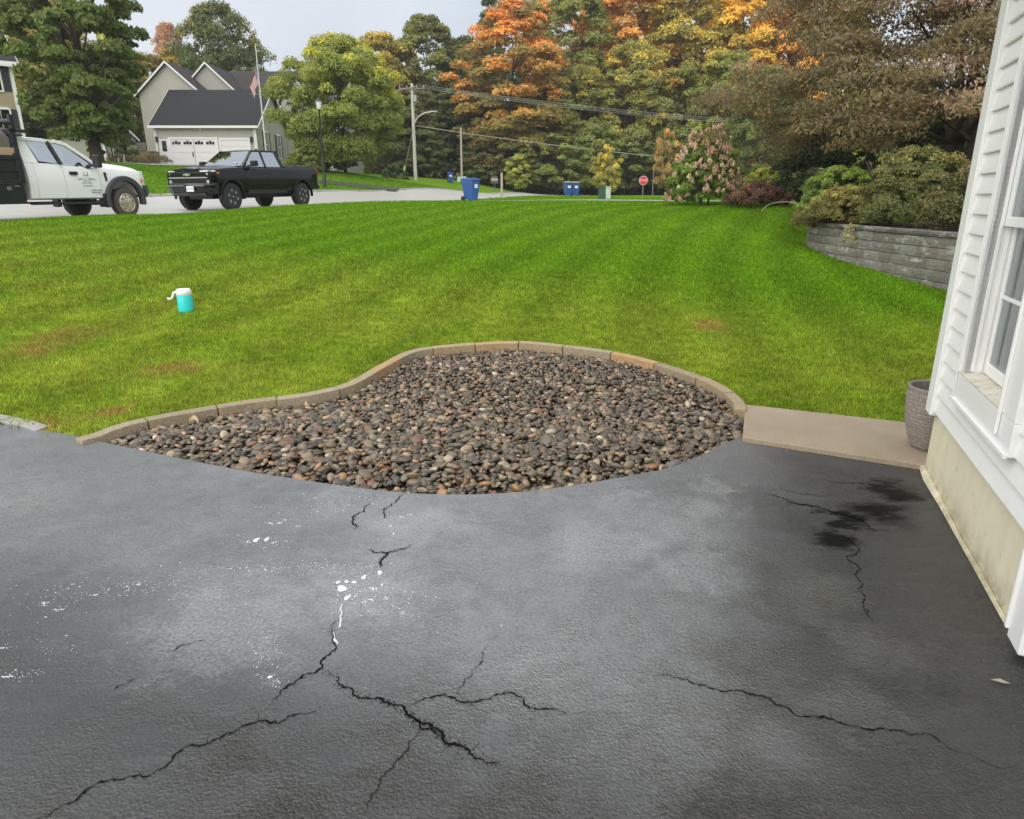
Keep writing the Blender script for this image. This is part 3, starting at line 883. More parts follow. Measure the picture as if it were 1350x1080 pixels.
while t < KEND - 0.12:
    ln = rk.uniform(0.46, 0.54)
    t1 = min(KEND, t + ln)
    rings = []
    hz = rk.uniform(0.05, 0.056)
    for j in range(5):
        c, tg = along(t + 0.005 + (t1 - t - 0.010) * j / 4)
        nr = Vector((tg.y, -tg.x))       # towards the pebbles
        z = tz1(c.x, c.y)
        if t < 0.3: hz_ = hz * (0.25 + 0.75 * min(1, (t + (t1 - t) * j / 4) / 0.3))
        else: hz_ = hz
        a = c; b = c + nr * 0.09
        top = z + hz_ if c.y > 4.6 else max(z + hz_, 0.03)
        rings.append([(a.x - p0.x, a.y - p0.y, z - .12), (b.x - p0.x, b.y - p0.y, z - .12), (b.x - p0.x, b.y - p0.y, top - .004), (a.x - p0.x, a.y - p0.y, top)])
    m = MB().loft(rings)
    o = m.build('edging_stone', M['kerb'], edging, bevel=0.006, seg=2)
    c = tones[k % len(tones)]
    if t < 1.6: c = tones[(0, 6, 2)[k % 3]]
    g_ = rk.uniform(.9, 1.1)
    o.color = (*[min(1, v * g_ * w_) for v, w_ in zip(c, (1.1, 1.0, .84))], 1)
    t = t1; k += 1

kerb_in = []
for i, c in enumerate(P2):
    tg = (P2[min(i + 1, len(P2) - 1)] - P2[max(i - 1, 0)]).normalized()
    io_ = 0.088 if cum[i] < KEND else 0.012
    kerb_in.append((c.x + tg.y * io_, c.y - tg.x * io_))
inner_poly = kerb_in + [tuple(p) for p in reversed(front_line)]
bed = empty('pebble_bed', (-0.3, 4.6, 0), 'kidney shaped bed filled with wet brown and grey river pebbles', 'pebble bed')
IP = np.array(inner_poly)
x0, y0 = IP.min(0); x1, y1 = IP.max(0)
def bedz(X, Y):
    d = dist_line(X, Y, [tuple(p) for p in front_line])
    dk_ = dist_line(X, Y, kerb_in)
    return tz(X, Y) - 0.05 + (0.012 + 0.045 * smoothstep(0.05, 0.7, dk_)) * smoothstep(0, 0.35, d)
gx, gy = np.meshgrid(np.arange(x0, x1 + .1, .08), np.arange(y0 - .05, y1 + .1, .08))
gm = in_poly(gx, gy, bed_poly)
gi = np.arange(gx.size).reshape(gx.shape)
q4 = np.stack([gi[:-1, :-1], gi[:-1, 1:], gi[1:, 1:], gi[1:, :-1]], -1).reshape(-1, 4)
keep = (gm[:-1, :-1] | gm[:-1, 1:] | gm[1:, 1:] | gm[1:, :-1]).reshape(-1)
bz = bedz(gx, gy) - 0.02
bz = np.where(dist_line(gx, gy, [tuple(p) for p in front_line]) < 0.12, -0.05, bz)
link('bed_soil', np_mesh('bed_soil', np.stack([gx + .3, gy - 4.6, bz], -1).reshape(-1, 3), q4[keep], M['soil']), bed)

rng = np.random.default_rng(8)
def icos(sub):
    b = bmesh.new(); bmesh.ops.create_icosphere(b, subdivisions=sub, radius=1.0)
    V = np.array([v.co[:] for v in b.verts]); T = np.array([[v.index for v in f.verts] for f in b.faces]); b.free()
    return V, T
I1, T1 = icos(2)
I2, T2 = icos(3)
def lumpy(V, seed):
    r = np.random.default_rng(seed)
    s = np.ones(len(V))
    for k in range(3):
        d = r.normal(size=3); d /= np.linalg.norm(d)
        s += 0.13 * r.uniform(-1, 1) * (V @ d) ** 2 + 0.08 * r.uniform(-1, 1) * (V @ d) ** 3
    return V * s[:, None]
pal = np.array([(.066, .054, .044), (.092, .077, .060), (.050, .044, .038), (.12, .098, .074), (.17, .138, .10), (.21, .16, .108), (.078, .076, .072), (.035, .032, .03), (.14, .075, .05), (.25, .22, .18), (.11, .068, .054), (.18, .11, .055), (.22, .13, .08), (.06, .055, .043), (.13, .11, .082), (.31, .275, .24)])
pw = np.array([11, 13, 9, 13, 8, 5, 7, 6, 3.5, 2.2, 5, 2.5, 1.2, 11, 9, 0.8]); pw = pw / pw.sum()
cand = []
cell = 0.036
for yy in np.arange(y0, y1, cell):
    for xx in np.arange(x0, x1, cell):
        cand.append((xx + rng.uniform(-.45, .45) * cell, yy + rng.uniform(-.45, .45) * cell))
cand = np.array(cand)
ins = in_poly(cand[:, 0], cand[:, 1], inner_poly)
dk = dist_line(cand[:, 0], cand[:, 1], kerb_in)
cand = cand[ins & (dk > 0.012)]
npb = len(cand)
size = np.clip(rng.lognormal(math.log(0.0218), 0.32, npb), 0.014, 0.042)
asp = np.stack([rng.uniform(1.0, 1.45, npb), rng.uniform(0.8, 1.05, npb), rng.uniform(0.42, 0.68, npb)], -1) * size[:, None]
pz = bedz(cand[:, 0], cand[:, 1]) + rng.uniform(0.0, 0.030, npb)
tone = pal[rng.choice(len(pal), npb, p=pw)] * rng.uniform(.75, 1.95, (npb, 1)) * np.array([1.05, 1.0, .88])
ang = np.stack([rng.normal(0, .38, npb), rng.normal(0, .38, npb), rng.uniform(0, 6.28, npb)], -1)
score = size / np.hypot(cand[:, 0], cand[:, 1]) * (1 + 0.35 * (pz - bedz(cand[:, 0], cand[:, 1])) / 0.03)
order = np.argsort(-score)
first, rest = order[:300], order[300:]
pmesh = []
for k in range(12):
    V = lumpy(I1, 100 + k)
    pmesh.append(np_mesh('pebble', V, T1, M['pebble'], smooth=True))
for n_, i in enumerate(first):
    o = link('pebble', pmesh[n_ % 12], bed, (cand[i, 0] + .3, cand[i, 1] - 4.6, pz[i]), tuple(ang[i]), tuple(asp[i]))
    o.color = (*tone[i], 1)
VV, TT, CC = [], [], []
I0, T0 = icos(2)
I0b, T0b = icos(1)
base = 0
near_r = set(np.argsort(cand[:, 1])[:int(npb * 0.55)].tolist())
lump_hi = [lumpy(I0, 200 + k) for k in range(8)]
lump_lo = [lumpy(I0b, 200 + k) for k in range(8)]
for n_, i in enumerate(rest):
    V, T = (lump_hi[n_ % 8], T0) if i in near_r else (lump_lo[n_ % 8], T0b)
    rx, ry, rz = ang[i]
    cx, sx, cy, sy, cz, sz = math.cos(rx), math.sin(rx), math.cos(ry), math.sin(ry), math.cos(rz), math.sin(rz)
    Rm = np.array([[cz, -sz, 0], [sz, cz, 0], [0, 0, 1]]) @ np.array([[cy, 0, sy], [0, 1, 0], [-sy, 0, cy]]) @ np.array([[1, 0, 0], [0, cx, -sx], [0, sx, cx]])
    VV.append((V * asp[i]) @ Rm.T + np.array([cand[i, 0] + .3, cand[i, 1] - 4.6, pz[i]]))
    TT.append(T + base); base += len(V)
    CC.append(np.repeat(tone[i][None], len(V), 0))
o = link('pebble_fill', np_mesh('pebble_fill', np.concatenate(VV), np.concatenate(TT), M['pebble_fill'], {'tone': np.concatenate(CC)}, smooth=True), bed)
o['kind'] = 'stuff'
print('pebbles', npb)

# ---------------------------------------------------------------- concrete slab beside the house
m = MB()
n = len(slab_poly)
m.add([(x, y, -0.08) for x, y in slab_poly] + [(x, y, 0.035) for x, y in slab_poly], [tuple(range(n, 2 * n)), tuple(range(n - 1, -1, -1))] + [(i, (i + 1) % n, n + (i + 1) % n, n + i) for i in range(n)])
tag(m.build('concrete_path', M['slab'], None, bevel=0.008), 'tan concrete path slab between the pebble bed and the house', kind='structure')
# pale kerb stub at the left end of the lawn
kl = MB()
pts = [gnd(*p) for p in ((-60, 549), (0, 558), (30, 564), (48, 569))]
kl.loft([[(p.x, p.y - .0, -.08), (p.x + .02, p.y + .11, -.08), (p.x + .02, p.y + .11, .028 - .006 * i), (p.x, p.y, .02 - .004 * i)] for i, p in enumerate(pts)])
tag(kl.build('kerb', M['kerb_pale'], None, bevel=.006), 'short pale kerb strip between lawn and driveway at the far left', kind='structure')

# ---------------------------------------------------------------- street
def strip(name, lat0, lat1, s0, s1, dz, m, label, thick=0.0, n=80, cols=6):
    S = np.linspace(s0, s1, n); Lc = np.linspace(lat0, lat1, cols)
    s_, l_ = np.meshgrid(S, Lc, indexing='ij')
    X = D2.x * s_ + N2.x * l_; Y = D2.y * s_ + N2.y * l_
    Z = tz(X, Y) + dz
    V = np.stack([X, Y, Z], -1).reshape(-1, 3)
    ii = np.arange(n * cols).reshape(n, cols)
    Q = np.stack([ii[:-1, :-1], ii[1:, :-1], ii[1:, 1:], ii[:-1, 1:]], -1).reshape(-1, 4)
    if thick:
        V2 = V.copy(); V2[:, 2] -= thick
        side = []
        for c in (0, cols - 1):
            for i in range(n - 1): side.append((ii[i, c], ii[i + 1, c], ii[i + 1, c] + n * cols, ii[i, c] + n * cols))
        Q = np.concatenate([Q, np.array(side)]); V = np.concatenate([V, V2])
    o = link(name, np_mesh(name, V, Q, m))
    bm = bmesh.new(); bm.from_mesh(o.data); bmesh.ops.recalc_face_normals(bm, faces=bm.faces); bm.to_mesh(o.data); bm.free()
    return tag(o, label, kind='structure')
road = strip('road', ROAD_L - .02, ROAD_R + .02, -20, 130, -0.02, M['road'], 'grey wet asphalt street running behind the lawn past two trucks')
strip('kerb', ROAD_L - .32, ROAD_L - .02, -20, 130, 0.035, M['kerb_pale'], 'pale concrete kerb along the far side of the street', 0.2, cols=2)
# asphalt strip leaving the street to the right, just beyond the rise of the lawn
B = Vector((9.5, 26.0, 0))
A = Vector((-2.0, 37.5, 0)); 
mV, nS = [], 30
for i in range(nS + 1):
    k = i / nS
    p = A.lerp(B, k); d = (B - A).normalized(); nr = Vector((-d.y, d.x, 0))
    for w in (-0.9, 0, 0.9):
        q = p + nr * w
        mV.append((q.x, q.y, tz1(q.x, q.y) + 0.07))
mQ = [(i * 3 + j, i * 3 + j + 1, i * 3 + j + 4, i * 3 + j + 3) for i in range(nS) for j in (0, 1)]
m = MB().add(mV, mQ)
tag(m.build('path', M['road'], None), 'narrow grey path crossing the lawn top near the blue bin', kind='structure')

# ---------------------------------------------------------------- grass blades (instanced tufts)
LX = np.arange(-17, 14, 0.25); LY = np.concatenate([np.arange(4.2, 12, 0.15), np.arange(12, 32, 0.3)])
def tuft(seed, n, r, h0, h1, w):
    rr = random.Random(seed)
    V, Q, Rn = [], [], []
    for _ in range(n):
        a = rr.uniform(0, 6.28); d = r * math.sqrt(rr.random())
        x, y = d * math.cos(a), d * math.sin(a)
        h = rr.uniform(h0, h1); yaw = rr.uniform(0, 6.28); lean = rr.uniform(0.15, 0.9) * h
        dx, dy = math.cos(yaw), math.sin(yaw)
        sx, sy = -dy * w / 2, dx * w / 2
        b = len(V)
        for t, ww in ((0, 1.0), (0.55, 0.85), (1.0, 0.15)):
            o = lean * t * t
            for s in (-1, 1):
                V.append((x + dx * o + s * sx * ww, y + dy * o + s * sy * ww, h * t - 0.006))
        Q += [(b, b + 1, b + 3, b + 2), (b + 2, b + 3, b + 5, b + 4)]
        Rn += [rr.random()] * 6
    me = np_mesh('grass_tuft', np.array(V), np.array(Q), M['grass_blade'], {'rnd': np.array(Rn)})
    return bpy.data.objects.new('grass_tuft', me)
WALLX = 7.3
def lawn_blades(name, X, Y, dens, tufts, smin, smax, label):
    gx, gy = np.meshgrid(X, Y)
    gz = tz(gx, gy)
    lat = gx * N2.x + gy * N2.y
    bad = in_poly(gx, gy, bed_poly) | in_poly(gx, gy, slab_poly) | in_poly(gx, gy, drive_poly)
    ed = np.minimum(dist_line(gx, gy, bed_poly, True), np.minimum(dist_line(gx, gy, slab_poly, True), dist_line(gx, gy, drive_poly, True)))
    hl = (gx - HC.x) * N2.x + (gy - HC.y) * N2.y
    hs = (gx - HC.x) * D2.x + (gy - HC.y) * D2.y
    bad |= (ed < 0.03) | ((hl > -.02) & (hs < 0.05)) | ((gx > WALLX - .02) & (gy > 7.5) & (gy < 18.2)) | ((lat > ROAD_L - .35) & (lat < ROAD_R + .1))
    da = np.where(bad, 0.0, dens(gx, gy))
    ii = np.arange(gx.size).reshape(gx.shape)
    q = np.stack([ii[:-1, :-1], ii[:-1, 1:], ii[1:, 1:], ii[1:, :-1]], -1).reshape(-1, 4)
    dm = da.ravel()[q].max(1) > 0
    me = np_mesh(name, np.stack([gx, gy, gz], -1).reshape(-1, 3), q[dm], None, {'dens': da.ravel()})
    o = link(name, me)
    ng = bpy.data.node_groups.new(name, 'GeometryNodeTree')
    ng.interface.new_socket('Geometry', in_out='INPUT', socket_type='NodeSocketGeometry')
    ng.interface.new_socket('Geometry', in_out='OUTPUT', socket_type='NodeSocketGeometry')
    gi_, go = ng.nodes.new('NodeGroupInput'), ng.nodes.new('NodeGroupOutput')
    na = ng.nodes.new('GeometryNodeInputNamedAttribute'); na.data_type = 'FLOAT'; na.inputs['Name'].default_value = 'dens'
    dp = ng.nodes.new('GeometryNodeDistributePointsOnFaces'); dp.inputs['Seed'].default_value = 3
    io = ng.nodes.new('GeometryNodeInstanceOnPoints'); io.inputs['Pick Instance'].default_value = True
    jn = ng.nodes.new('GeometryNodeJoinGeometry')
    for tf in tufts:
        oi = ng.nodes.new('GeometryNodeObjectInfo'); oi.inputs['Object'].default_value = tf; oi.inputs['As Instance'].default_value = True
        ng.links.new(oi.outputs['Geometry'], jn.inputs[0])
    rv = ng.nodes.new('FunctionNodeRandomValue'); rv.data_type = 'FLOAT_VECTOR'
    rv.inputs[0].default_value = (-.12, -.12, 0); rv.inputs[1].default_value = (.12, .12, 6.283)
    rs = ng.nodes.new('FunctionNodeRandomValue'); rs.data_type = 'FLOAT'
    rs.inputs[2].default_value = smin; rs.inputs[3].default_value = smax
    ng.links.new(gi_.outputs[0], dp.inputs['Mesh'])
    ng.links.new(na.outputs['Attribute'], dp.inputs['Density'])
    ng.links.new(dp.outputs['Points'], io.inputs['Points'])
    ng.links.new(jn.outputs[0], io.inputs['Instance'])
    ng.links.new(rv.outputs[0], io.inputs['Rotation'])
    ng.links.new(rs.outputs[1], io.inputs['Scale'])
    ng.links.new(io.outputs[0], go.inputs[0])
    md = o.modifiers.new('blades', 'NODES'); md.node_group = ng
    return tag(o, label, 'grass', kind='stuff')
tf = [tuft(k, 16, 0.06, 0.018, 0.044, 0.0042) for k in range(4)]
tf2 = [tuft(20 + k, 18, 0.10, 0.022, 0.05, 0.008) for k in range(4)]
lawn_blades('lawn_grass', np.arange(-11, 7.0, 0.06), np.arange(4.3, 9.3, 0.06), lambda x, y: np.where(np.abs(x) < y * 0.85 + 3.0, 430.0, 0.0) * smoothstep(9.2, 8.2, y), tf, 0.75, 1.25, 'short yellow green grass blades on the near lawn')
lawn_blades('lawn_grass', np.arange(-21, 14, 0.2), np.arange(8.2, 24.5, 0.2), lambda x, y: np.where((np.abs(x) < y * 0.8 + 3.5), 1.0, 0.0) * smoothstep(8.2, 9.2, y) * np.clip(170 * (10 / y) ** 1.2, 40, 170), tf2, 0.8, 1.3, 'mown bright green grass blades on the rise of the lawn')
lawn_blades('lawn_grass', np.arange(-32, 20, 0.5), np.arange(24, 60, 0.5), lambda x, y: np.where((np.abs(x) < y * 0.75), 1.0, 0.0) * np.clip(30 * (25 / y) ** 1.2, 10, 40), tf2, 1.6, 2.4, 'green verge grass along the street beyond the lawn')

def ribbon(name, pxs, w, dz, m, label):
    P = [hit(x, y, 24, 90) for x, y in pxs]
    P = catmull([(p.x, p.y, 0) for p in P], 6)
    V = []
    for i, p in enumerate(P):
        d = (P[min(i + 1, len(P) - 1)] - P[max(i - 1, 0)]).normalized(); nr = Vector((-d.y, d.x, 0))
        for k in (-1, 0, 1):
            q = p + nr * w * .5 * k
            V.append((q.x, q.y, tz1(q.x, q.y) + dz))
    Q = [(i * 3 + j, i * 3 + j + 1, i * 3 + j + 4, i * 3 + j + 3) for i in range(len(P) - 1) for j in (0, 1)]
    return tag(MB().add(V, Q).build(name, m, None), label, kind='structure')
ribbon('driveway', ((418, 240), (450, 243), (490, 247.5), (525, 251)), 2.6, .05, M['asphalt_far'], 'dark asphalt driveway joining the street behind the lamp post')
# ---------------------------------------------------------------- the white house at the right
rzh = math.atan2(-D2.y, -D2.x)          # local x runs along the wall towards the camera, local y into the house
house = empty('white_house', HC, 'white vinyl sided house wall with window at the right edge', 'house', rz=rzh)
LW = 8.0      # wall length
EAVE = 3.05
m = MB()
m.bb(0.0, LW, 0.0, 6.0, -0.15, 0.41)
fo = m.build('foundation', M['foundation'], house, bevel=0.012)
m = MB(); m.tube([(-.015, -.006, .012), (.2, -.014, .01), (.55, -.01, .006), (.95, -.012, .004), (1.3, -.008, .004), (1.7, -.010, .004)], [.02, .026, .018, .012, .014, .01], 7)
m.build('mortar_bead', M['foundation'], house, smooth=True)
WX0, WX1, WZ0, WZ1 = 0.505, 1.445, 0.60, 2.42
GARX = 1.845
core = MB(); core.bb(0.02, 0.62, .03, 6.0, .41, EAVE); core.bb(1.34, LW, .03, 6.0, .41, EAVE); core.bb(.62, 1.34, .03, 6, .41, .74); core.bb(.62, 1.34, .03, 6, 2.3, EAVE); core.bb(.62, 1.34, 1.2, 6, .74, 2.3)
core.build('wall_core', M['soffit'], house)
LAP = 0.1016
def board(x0, x1, z0, z1=None):
    z1 = z1 or z0 + LAP
    t, b = 0.010, 0.030              # depth out of the wall at top and at the butt
    mb = MB()
    prof = [(-0.0, z1 + .004), (-t, z1 + .004), (-b, z0 + .006), (-b, z0), (-b + .006, z0 - .002), (0, z0)]
    mb.prism([(y, z) for y, z in prof], 'yz', x0, x1)
    return mb.mesh('siding_board', M['vinyl'])
cache = {}
def put_board(x0, x1, k):
    z0 = 0.405 + LAP * k
    key = (round(x0, 3), round(x1, 3))
    if key not in cache: cache[key] = board(x0, x1, 0.0)
    link('siding_board', cache[key], house, (0, 0.002 * R.random(), z0))
k = 0
while 0.405 + LAP * (k + 1) < EAVE:
    z0 = 0.405 + LAP * k
    if z0 + LAP <= WZ0 + .03: put_board(0.085, GARX, k)
    elif z0 > WZ1 - .02: put_board(0.085, GARX, k)
    else:
        put_board(0.085, WX0 + .004, k); put_board(WX1 - .004, GARX, k)
    k += 1
m = MB(); m.bb(-.045, .088, -.045, 0.0, .375, EAVE); m.bb(-.045, 0.0, 0.0, .088, .375, EAVE)
m.build('corner_trim', M['vinyl_trim'], house, bevel=.006)
m = MB(); m.bb(.078, .100, -.038, -.004, .39, EAVE); m.build('trim_channel', M['vinyl_trim'], house)
# window
wd = MB()
d0 = -.052
wd.bb(WX0, WX0 + .085, d0, 0, WZ0 + .142, WZ1 - .08)
wd.bb(WX1 - .17, WX1, d0, 0, WZ0 + .142, WZ1 - .08)
wd.bb(WX0, WX1, d0, 0, WZ1 - .08, WZ1)
wd.bb(WX0, WX1, d0 + .002, 0, WZ0, WZ0 + .142)
win = wd.build('window', M['vinyl_trim'], house, bevel=.005)
m = MB(); m.bb(WX0 + .004, WX1 - .004, d0 - .012, d0 + .002, WZ0 - .008, WZ0 + .012); m.build('drip_edge', M['vinyl_trim'], win, bevel=.003)
m = MB(); m.bb(WX0 + .075, WX0 + .092, d0 - .014, d0, WZ0 + .16, WZ1 - .06); m.bb(WX1 - .180, WX1 - .162, d0 - .014, d0, WZ0 + .05, WZ1 - .06); m.bb(WX0 + .018, WX0 + .03, d0 - .006, d0, WZ0 + .02, WZ1 - .06)
m.build('frame', M['vinyl_trim'], win, bevel=.003)
IX0, IX1 = WX0 + .085, WX1 - .17
m = MB(); m.prism([(d0 + .001, WZ0 + .142), (d0 + .001, WZ0 + .150), (.075, WZ0 + .166), (.075, WZ0 + .142)], 'yz', IX0, IX1); m.build('sill', M['sill'], win)
m = MB(); m.bb(IX0 - .012, IX0, -.05, .12, WZ0 + .15, WZ1 - .08); m.bb(IX1, IX1 + .012, -.05, .12, WZ0 + .15, WZ1 - .08)
m.bb(IX0, IX0 + .014, -.016, -.004, WZ0 + .166, WZ1 - .1); m.bb(IX0, IX0 + .012, .022, .034, WZ0 + .166, WZ1 - .1); m.build('jamb', M['vinyl_trim'], win)
MR = 1.50
def sash(x0, x1, y, z0, z1, fw, fb):
    mb = MB()
    mb.bb(x0, x0 + fw, y, y + .03, z0, z1); mb.bb(x1 - fw, x1, y, y + .03, z0, z1)
    mb.bb(x0 + fw, x1 - fw, y, y + .03, z0, z0 + fb); mb.bb(x0 + fw, x1 - fw, y, y + .03, z1 - fw, z1)
    s = mb.build('sash', M['vinyl_trim'], win, bevel=.004)
    g = MB(); g.bb(x0 + fw, x1 - fw, y + .012, y + .018, z0 + fb, z1 - fw); g.build('glass_pane', M['glass_pane'], win)
    gr = MB(); zc = (z0 + fb + z1 - fw) / 2; xc = (x0 + x1) / 2
    gr.bb(x0 + fw, x1 - fw, y + .003, y + .010, zc - .009, zc + .009); gr.bb(xc - .009, xc + .009, y + .0035, y + .0095, z0 + fb, zc - .009); gr.bb(xc - .009, xc + .009, y + .0035, y + .0095, zc + .009, z1 - fw)
    gr.build('muntin', M['vinyl_trim'], win)
sash(IX0 + .01, IX1 - .01, .035, WZ0 + .167, MR + .02, .040, .055)
sash(IX0 + .01, IX1 - .01, -.002, MR - .025, WZ1 - .09, .040, .045)
# curtain behind the glass, in folds
cv, cf = [], []
nf = 26
for side, (xa, xb) in enumerate(((IX0 - .05, IX0 + .30), (IX1 - .16, IX1 + .05))):
    b = len(cv)
    for i in range(nf + 1):
        x = xa + (xb - xa) * i / nf
        y = .15 + .022 * math.sin(i * 1.9) + .008 * math.sin(i * .7)
        cv += [(x, y, .78), (x, y, 2.3)]
    cf += [(b + 2 * i, b + 2 * i + 2, b + 2 * i + 3, b + 2 * i + 1) for i in range(nf)]
MB().add(cv, cf).build('curtain', M['curtain'], win, smooth=True)
# garage door trim coming down to the drive
m = MB(); m.bb(GARX - .01, GARX + .12, -.05, -.002, .03, 2.3); m.bb(GARX - .022, GARX - .004, -.062, -.002, .06, 2.3); m.build('garage_trim', M['vinyl_trim'], house, bevel=.006)
gd = MB()
for k in range(4): gd.bb(GARX + .12, GARX + 5.0, -.004, -.03 + .004 * (k % 2), .02 + k * .55, .02 + k * .55 + .54)
gd.build('garage_door', M['vinyl_trim'], house, bevel=.006)
m = MB(); m.bb(GARX + .12, LW, -.03, -.002, 2.3, EAVE); m.bb(GARX + 5.0, LW, -.03, -.002, .42, 2.3); m.build('garage_head', M['vinyl'], house)
# eave and roof
m = MB(); m.bb(-.3, LW + .3, -.42, 6.3, EAVE, EAVE + .02); m.build('soffit', M['soffit'], house)
m = MB(); m.bb(-.32, LW + .32, -.45, -.42, EAVE - .02, EAVE + .18); m.bb(-.34, LW + .34, -.56, -.45, EAVE + .06, EAVE + .17); m.build('gutter', M['vinyl_trim'], house, bevel=.01)
m = MB(); m.prism([(-.5, EAVE + .14), (6.4, EAVE + .14), (2.95, EAVE + 2.0)], 'yz', -.33, LW + .33); m.build('roof', M['shingle_dark'], house)
# the end wall facing the lawn
for k in range(26):
    z0 = 0.405 + LAP * k
    if z0 + LAP > EAVE: break
    if 'end' not in cache:
        e = MB(); e.prism([(0.0, LAP + .004), (-.012, LAP + .004), (-.026, .006), (-.026, 0), (0, 0)], 'xz', .088, 6.0); cache['end'] = e.mesh('siding_board', M['vinyl'])
    link('siding_board', cache['end'], house, (0, 0, z0))

# planter pot behind the corner
pt = hit(1214, 598, 3.5, 6)
px_c = Vector((HC.x, HC.y, 0)) + Vector((D2.x, D2.y, 0)) * .36 + Vector((N2.x, N2.y, 0)) * .085
pot = empty('planter_pot', (px_c.x, px_c.y, .035), 'tall brown ribbed planter pot half hidden behind the house corner', 'planter')
pot.scale = (.92, .92, .90)
prof = [(.105, 0), (.125, .02), (.155, .10), (.180, .20), (.192, .30), (.195, .38), (.193, .435), (.197, .445), (.196, .458), (.188, .462), (.178, .455), (.176, .40), (.17, .36)]
def ribbed(pf):
    out = []
    for (r0, z0), (r1, z1) in zip(pf, pf[1:]):
        n_ = max(1, int((z1 - z0) / .009))
        for i in range(n_):
            t_ = i / n_
            r_ = r0 + (r1 - r0) * t_
            out.append((r_ + (.0022 * math.sin((z0 + (z1 - z0) * t_) * 420) if z1 > z0 and z0 < .43 and z0 >= .02 else 0), z0 + (z1 - z0) * t_))
    out.append(pf[-1]); return out
m = MB().lathe(ribbed(prof[:7]) + prof[7:], 40); m.build('pot_shell', M['pot'], pot, smooth=True)
m = MB().lathe([(.0, .36), (.172, .365), (.172, .34), (0, .33)], 30); m.build('potting_soil', M['soil'], pot)

# ---------------------------------------------------------------- retaining wall and the raised bed
WZ = 1.06
WA, WB = Vector((7.35, 17.7)), Vector((7.35, 8.4))
wall_path = [Vector((9.6, 18.7)), Vector((8.5, 18.55)), Vector((7.75, 18.2)), Vector((7.36, 17.45)), Vector((7.25, 16.0)), Vector((7.25, 14.0)), Vector((7.30, 12.0)), Vector((7.4, 10.0)), Vector((7.5, 8.0))]
wp = [p.to_2d() for p in catmull([(p.x, p.y, 0) for p in wall_path], 10)]
wc = [0.0]
for a, b in zip(wp, wp[1:]): wc.append(wc[-1] + (b - a).length)
def wat(t):
    t = max(0, min(wc[-1] - 1e-6, t))
    for i in range(len(wc) - 1):
        if wc[i + 1] >= t:
            k_ = (t - wc[i]) / max(1e-9, wc[i + 1] - wc[i]); return wp[i].lerp(wp[i + 1], k_), (wp[i + 1] - wp[i]).normalized()
    return wp[-1], (wp[-1] - wp[-2]).normalized()
rwall = empty('retaining_wall', (7.3, 14, .2), 'curved grey concrete block retaining wall beside the lawn', 'wall')
O = Vector((7.3, 14, .2))
rb = random.Random(9)
BH, BL = 0.185, 0.52
def wblock(t0, t1, z0, z1, out, depth, m_, col, name):
    rings = []
    for j in range(4):
        c, tg = wat(t0 + .004 + (t1 - t0 - .008) * j / 3)
        nr = Vector((tg.y, -tg.x))           # away from the lawn?  tangent runs towards the camera, so this is to the left
        if nr.x > 0 and c.y < 17.5: nr = -nr
        a = c + nr * out; b = c - nr * depth
        bul = .012 * math.sin(PI * (j + .5) / 4)
        a2 = c + nr * (out + bul)
        rings.append([(a.x - O.x, a.y - O.y, z0 - O.z), (a2.x - O.x, a2.y - O.y, (z0 + z1) / 2 - O.z), (a.x - O.x, a.y - O.y, z1 - O.z), (b.x - O.x, b.y - O.y, z1 - O.z), (b.x - O.x, b.y - O.y, z0 - O.z)])
    o_ = MB().loft(rings).build(name, m_, rwall, bevel=.007, seg=1)
    o_.color = (*col, 1)
for row in range(5):
    z1 = WZ - .09 - row * BH; z0 = z1 - BH + .005
    t_ = -BL * (.5 if row % 2 else 0.0) - rb.uniform(0, .1)
    while t_ < wc[-1]:
        t1_ = t_ + BL * rb.choice((.8, 1, 1, 1.15))
        if t1_ > .05:
            g_ = rb.uniform(.26, .37)
            col = (g_ * rb.uniform(.98, 1.06), g_ * rb.uniform(.95, 1.0), g_ * rb.uniform(.86, .96))
            wblock(max(0, t_), min(wc[-1], t1_), z0, z1 - rb.uniform(0, .004), rb.uniform(-.006, .008) + .006 * row, .22, M['block'], col, 'block')
        t_ = t1_
t_ = 0
while t_ < wc[-1]:
    t1_ = min(wc[-1], t_ + .5)
    g_ = rb.uniform(.15, .21)
    wblock(t_, t1_, WZ - .085, WZ, .03, .26, M['block'], (g_, g_ * .98, g_ * .9), 'cap_block')
    t_ = t1_
bp = [(p.x + (0.0 if p.y > 17.6 else .08), p.y - (.1 if p.y > 17.6 else 0)) for p in wp] + [(14, 8.0), (16, 14), (14, 19)]
m = MB().prism(bp, 'xy', -.3, WZ - .04)
tag(m.build('planting_bed', M['soil'], None), 'raised bed of dark soil behind the block retaining wall', kind='structure')
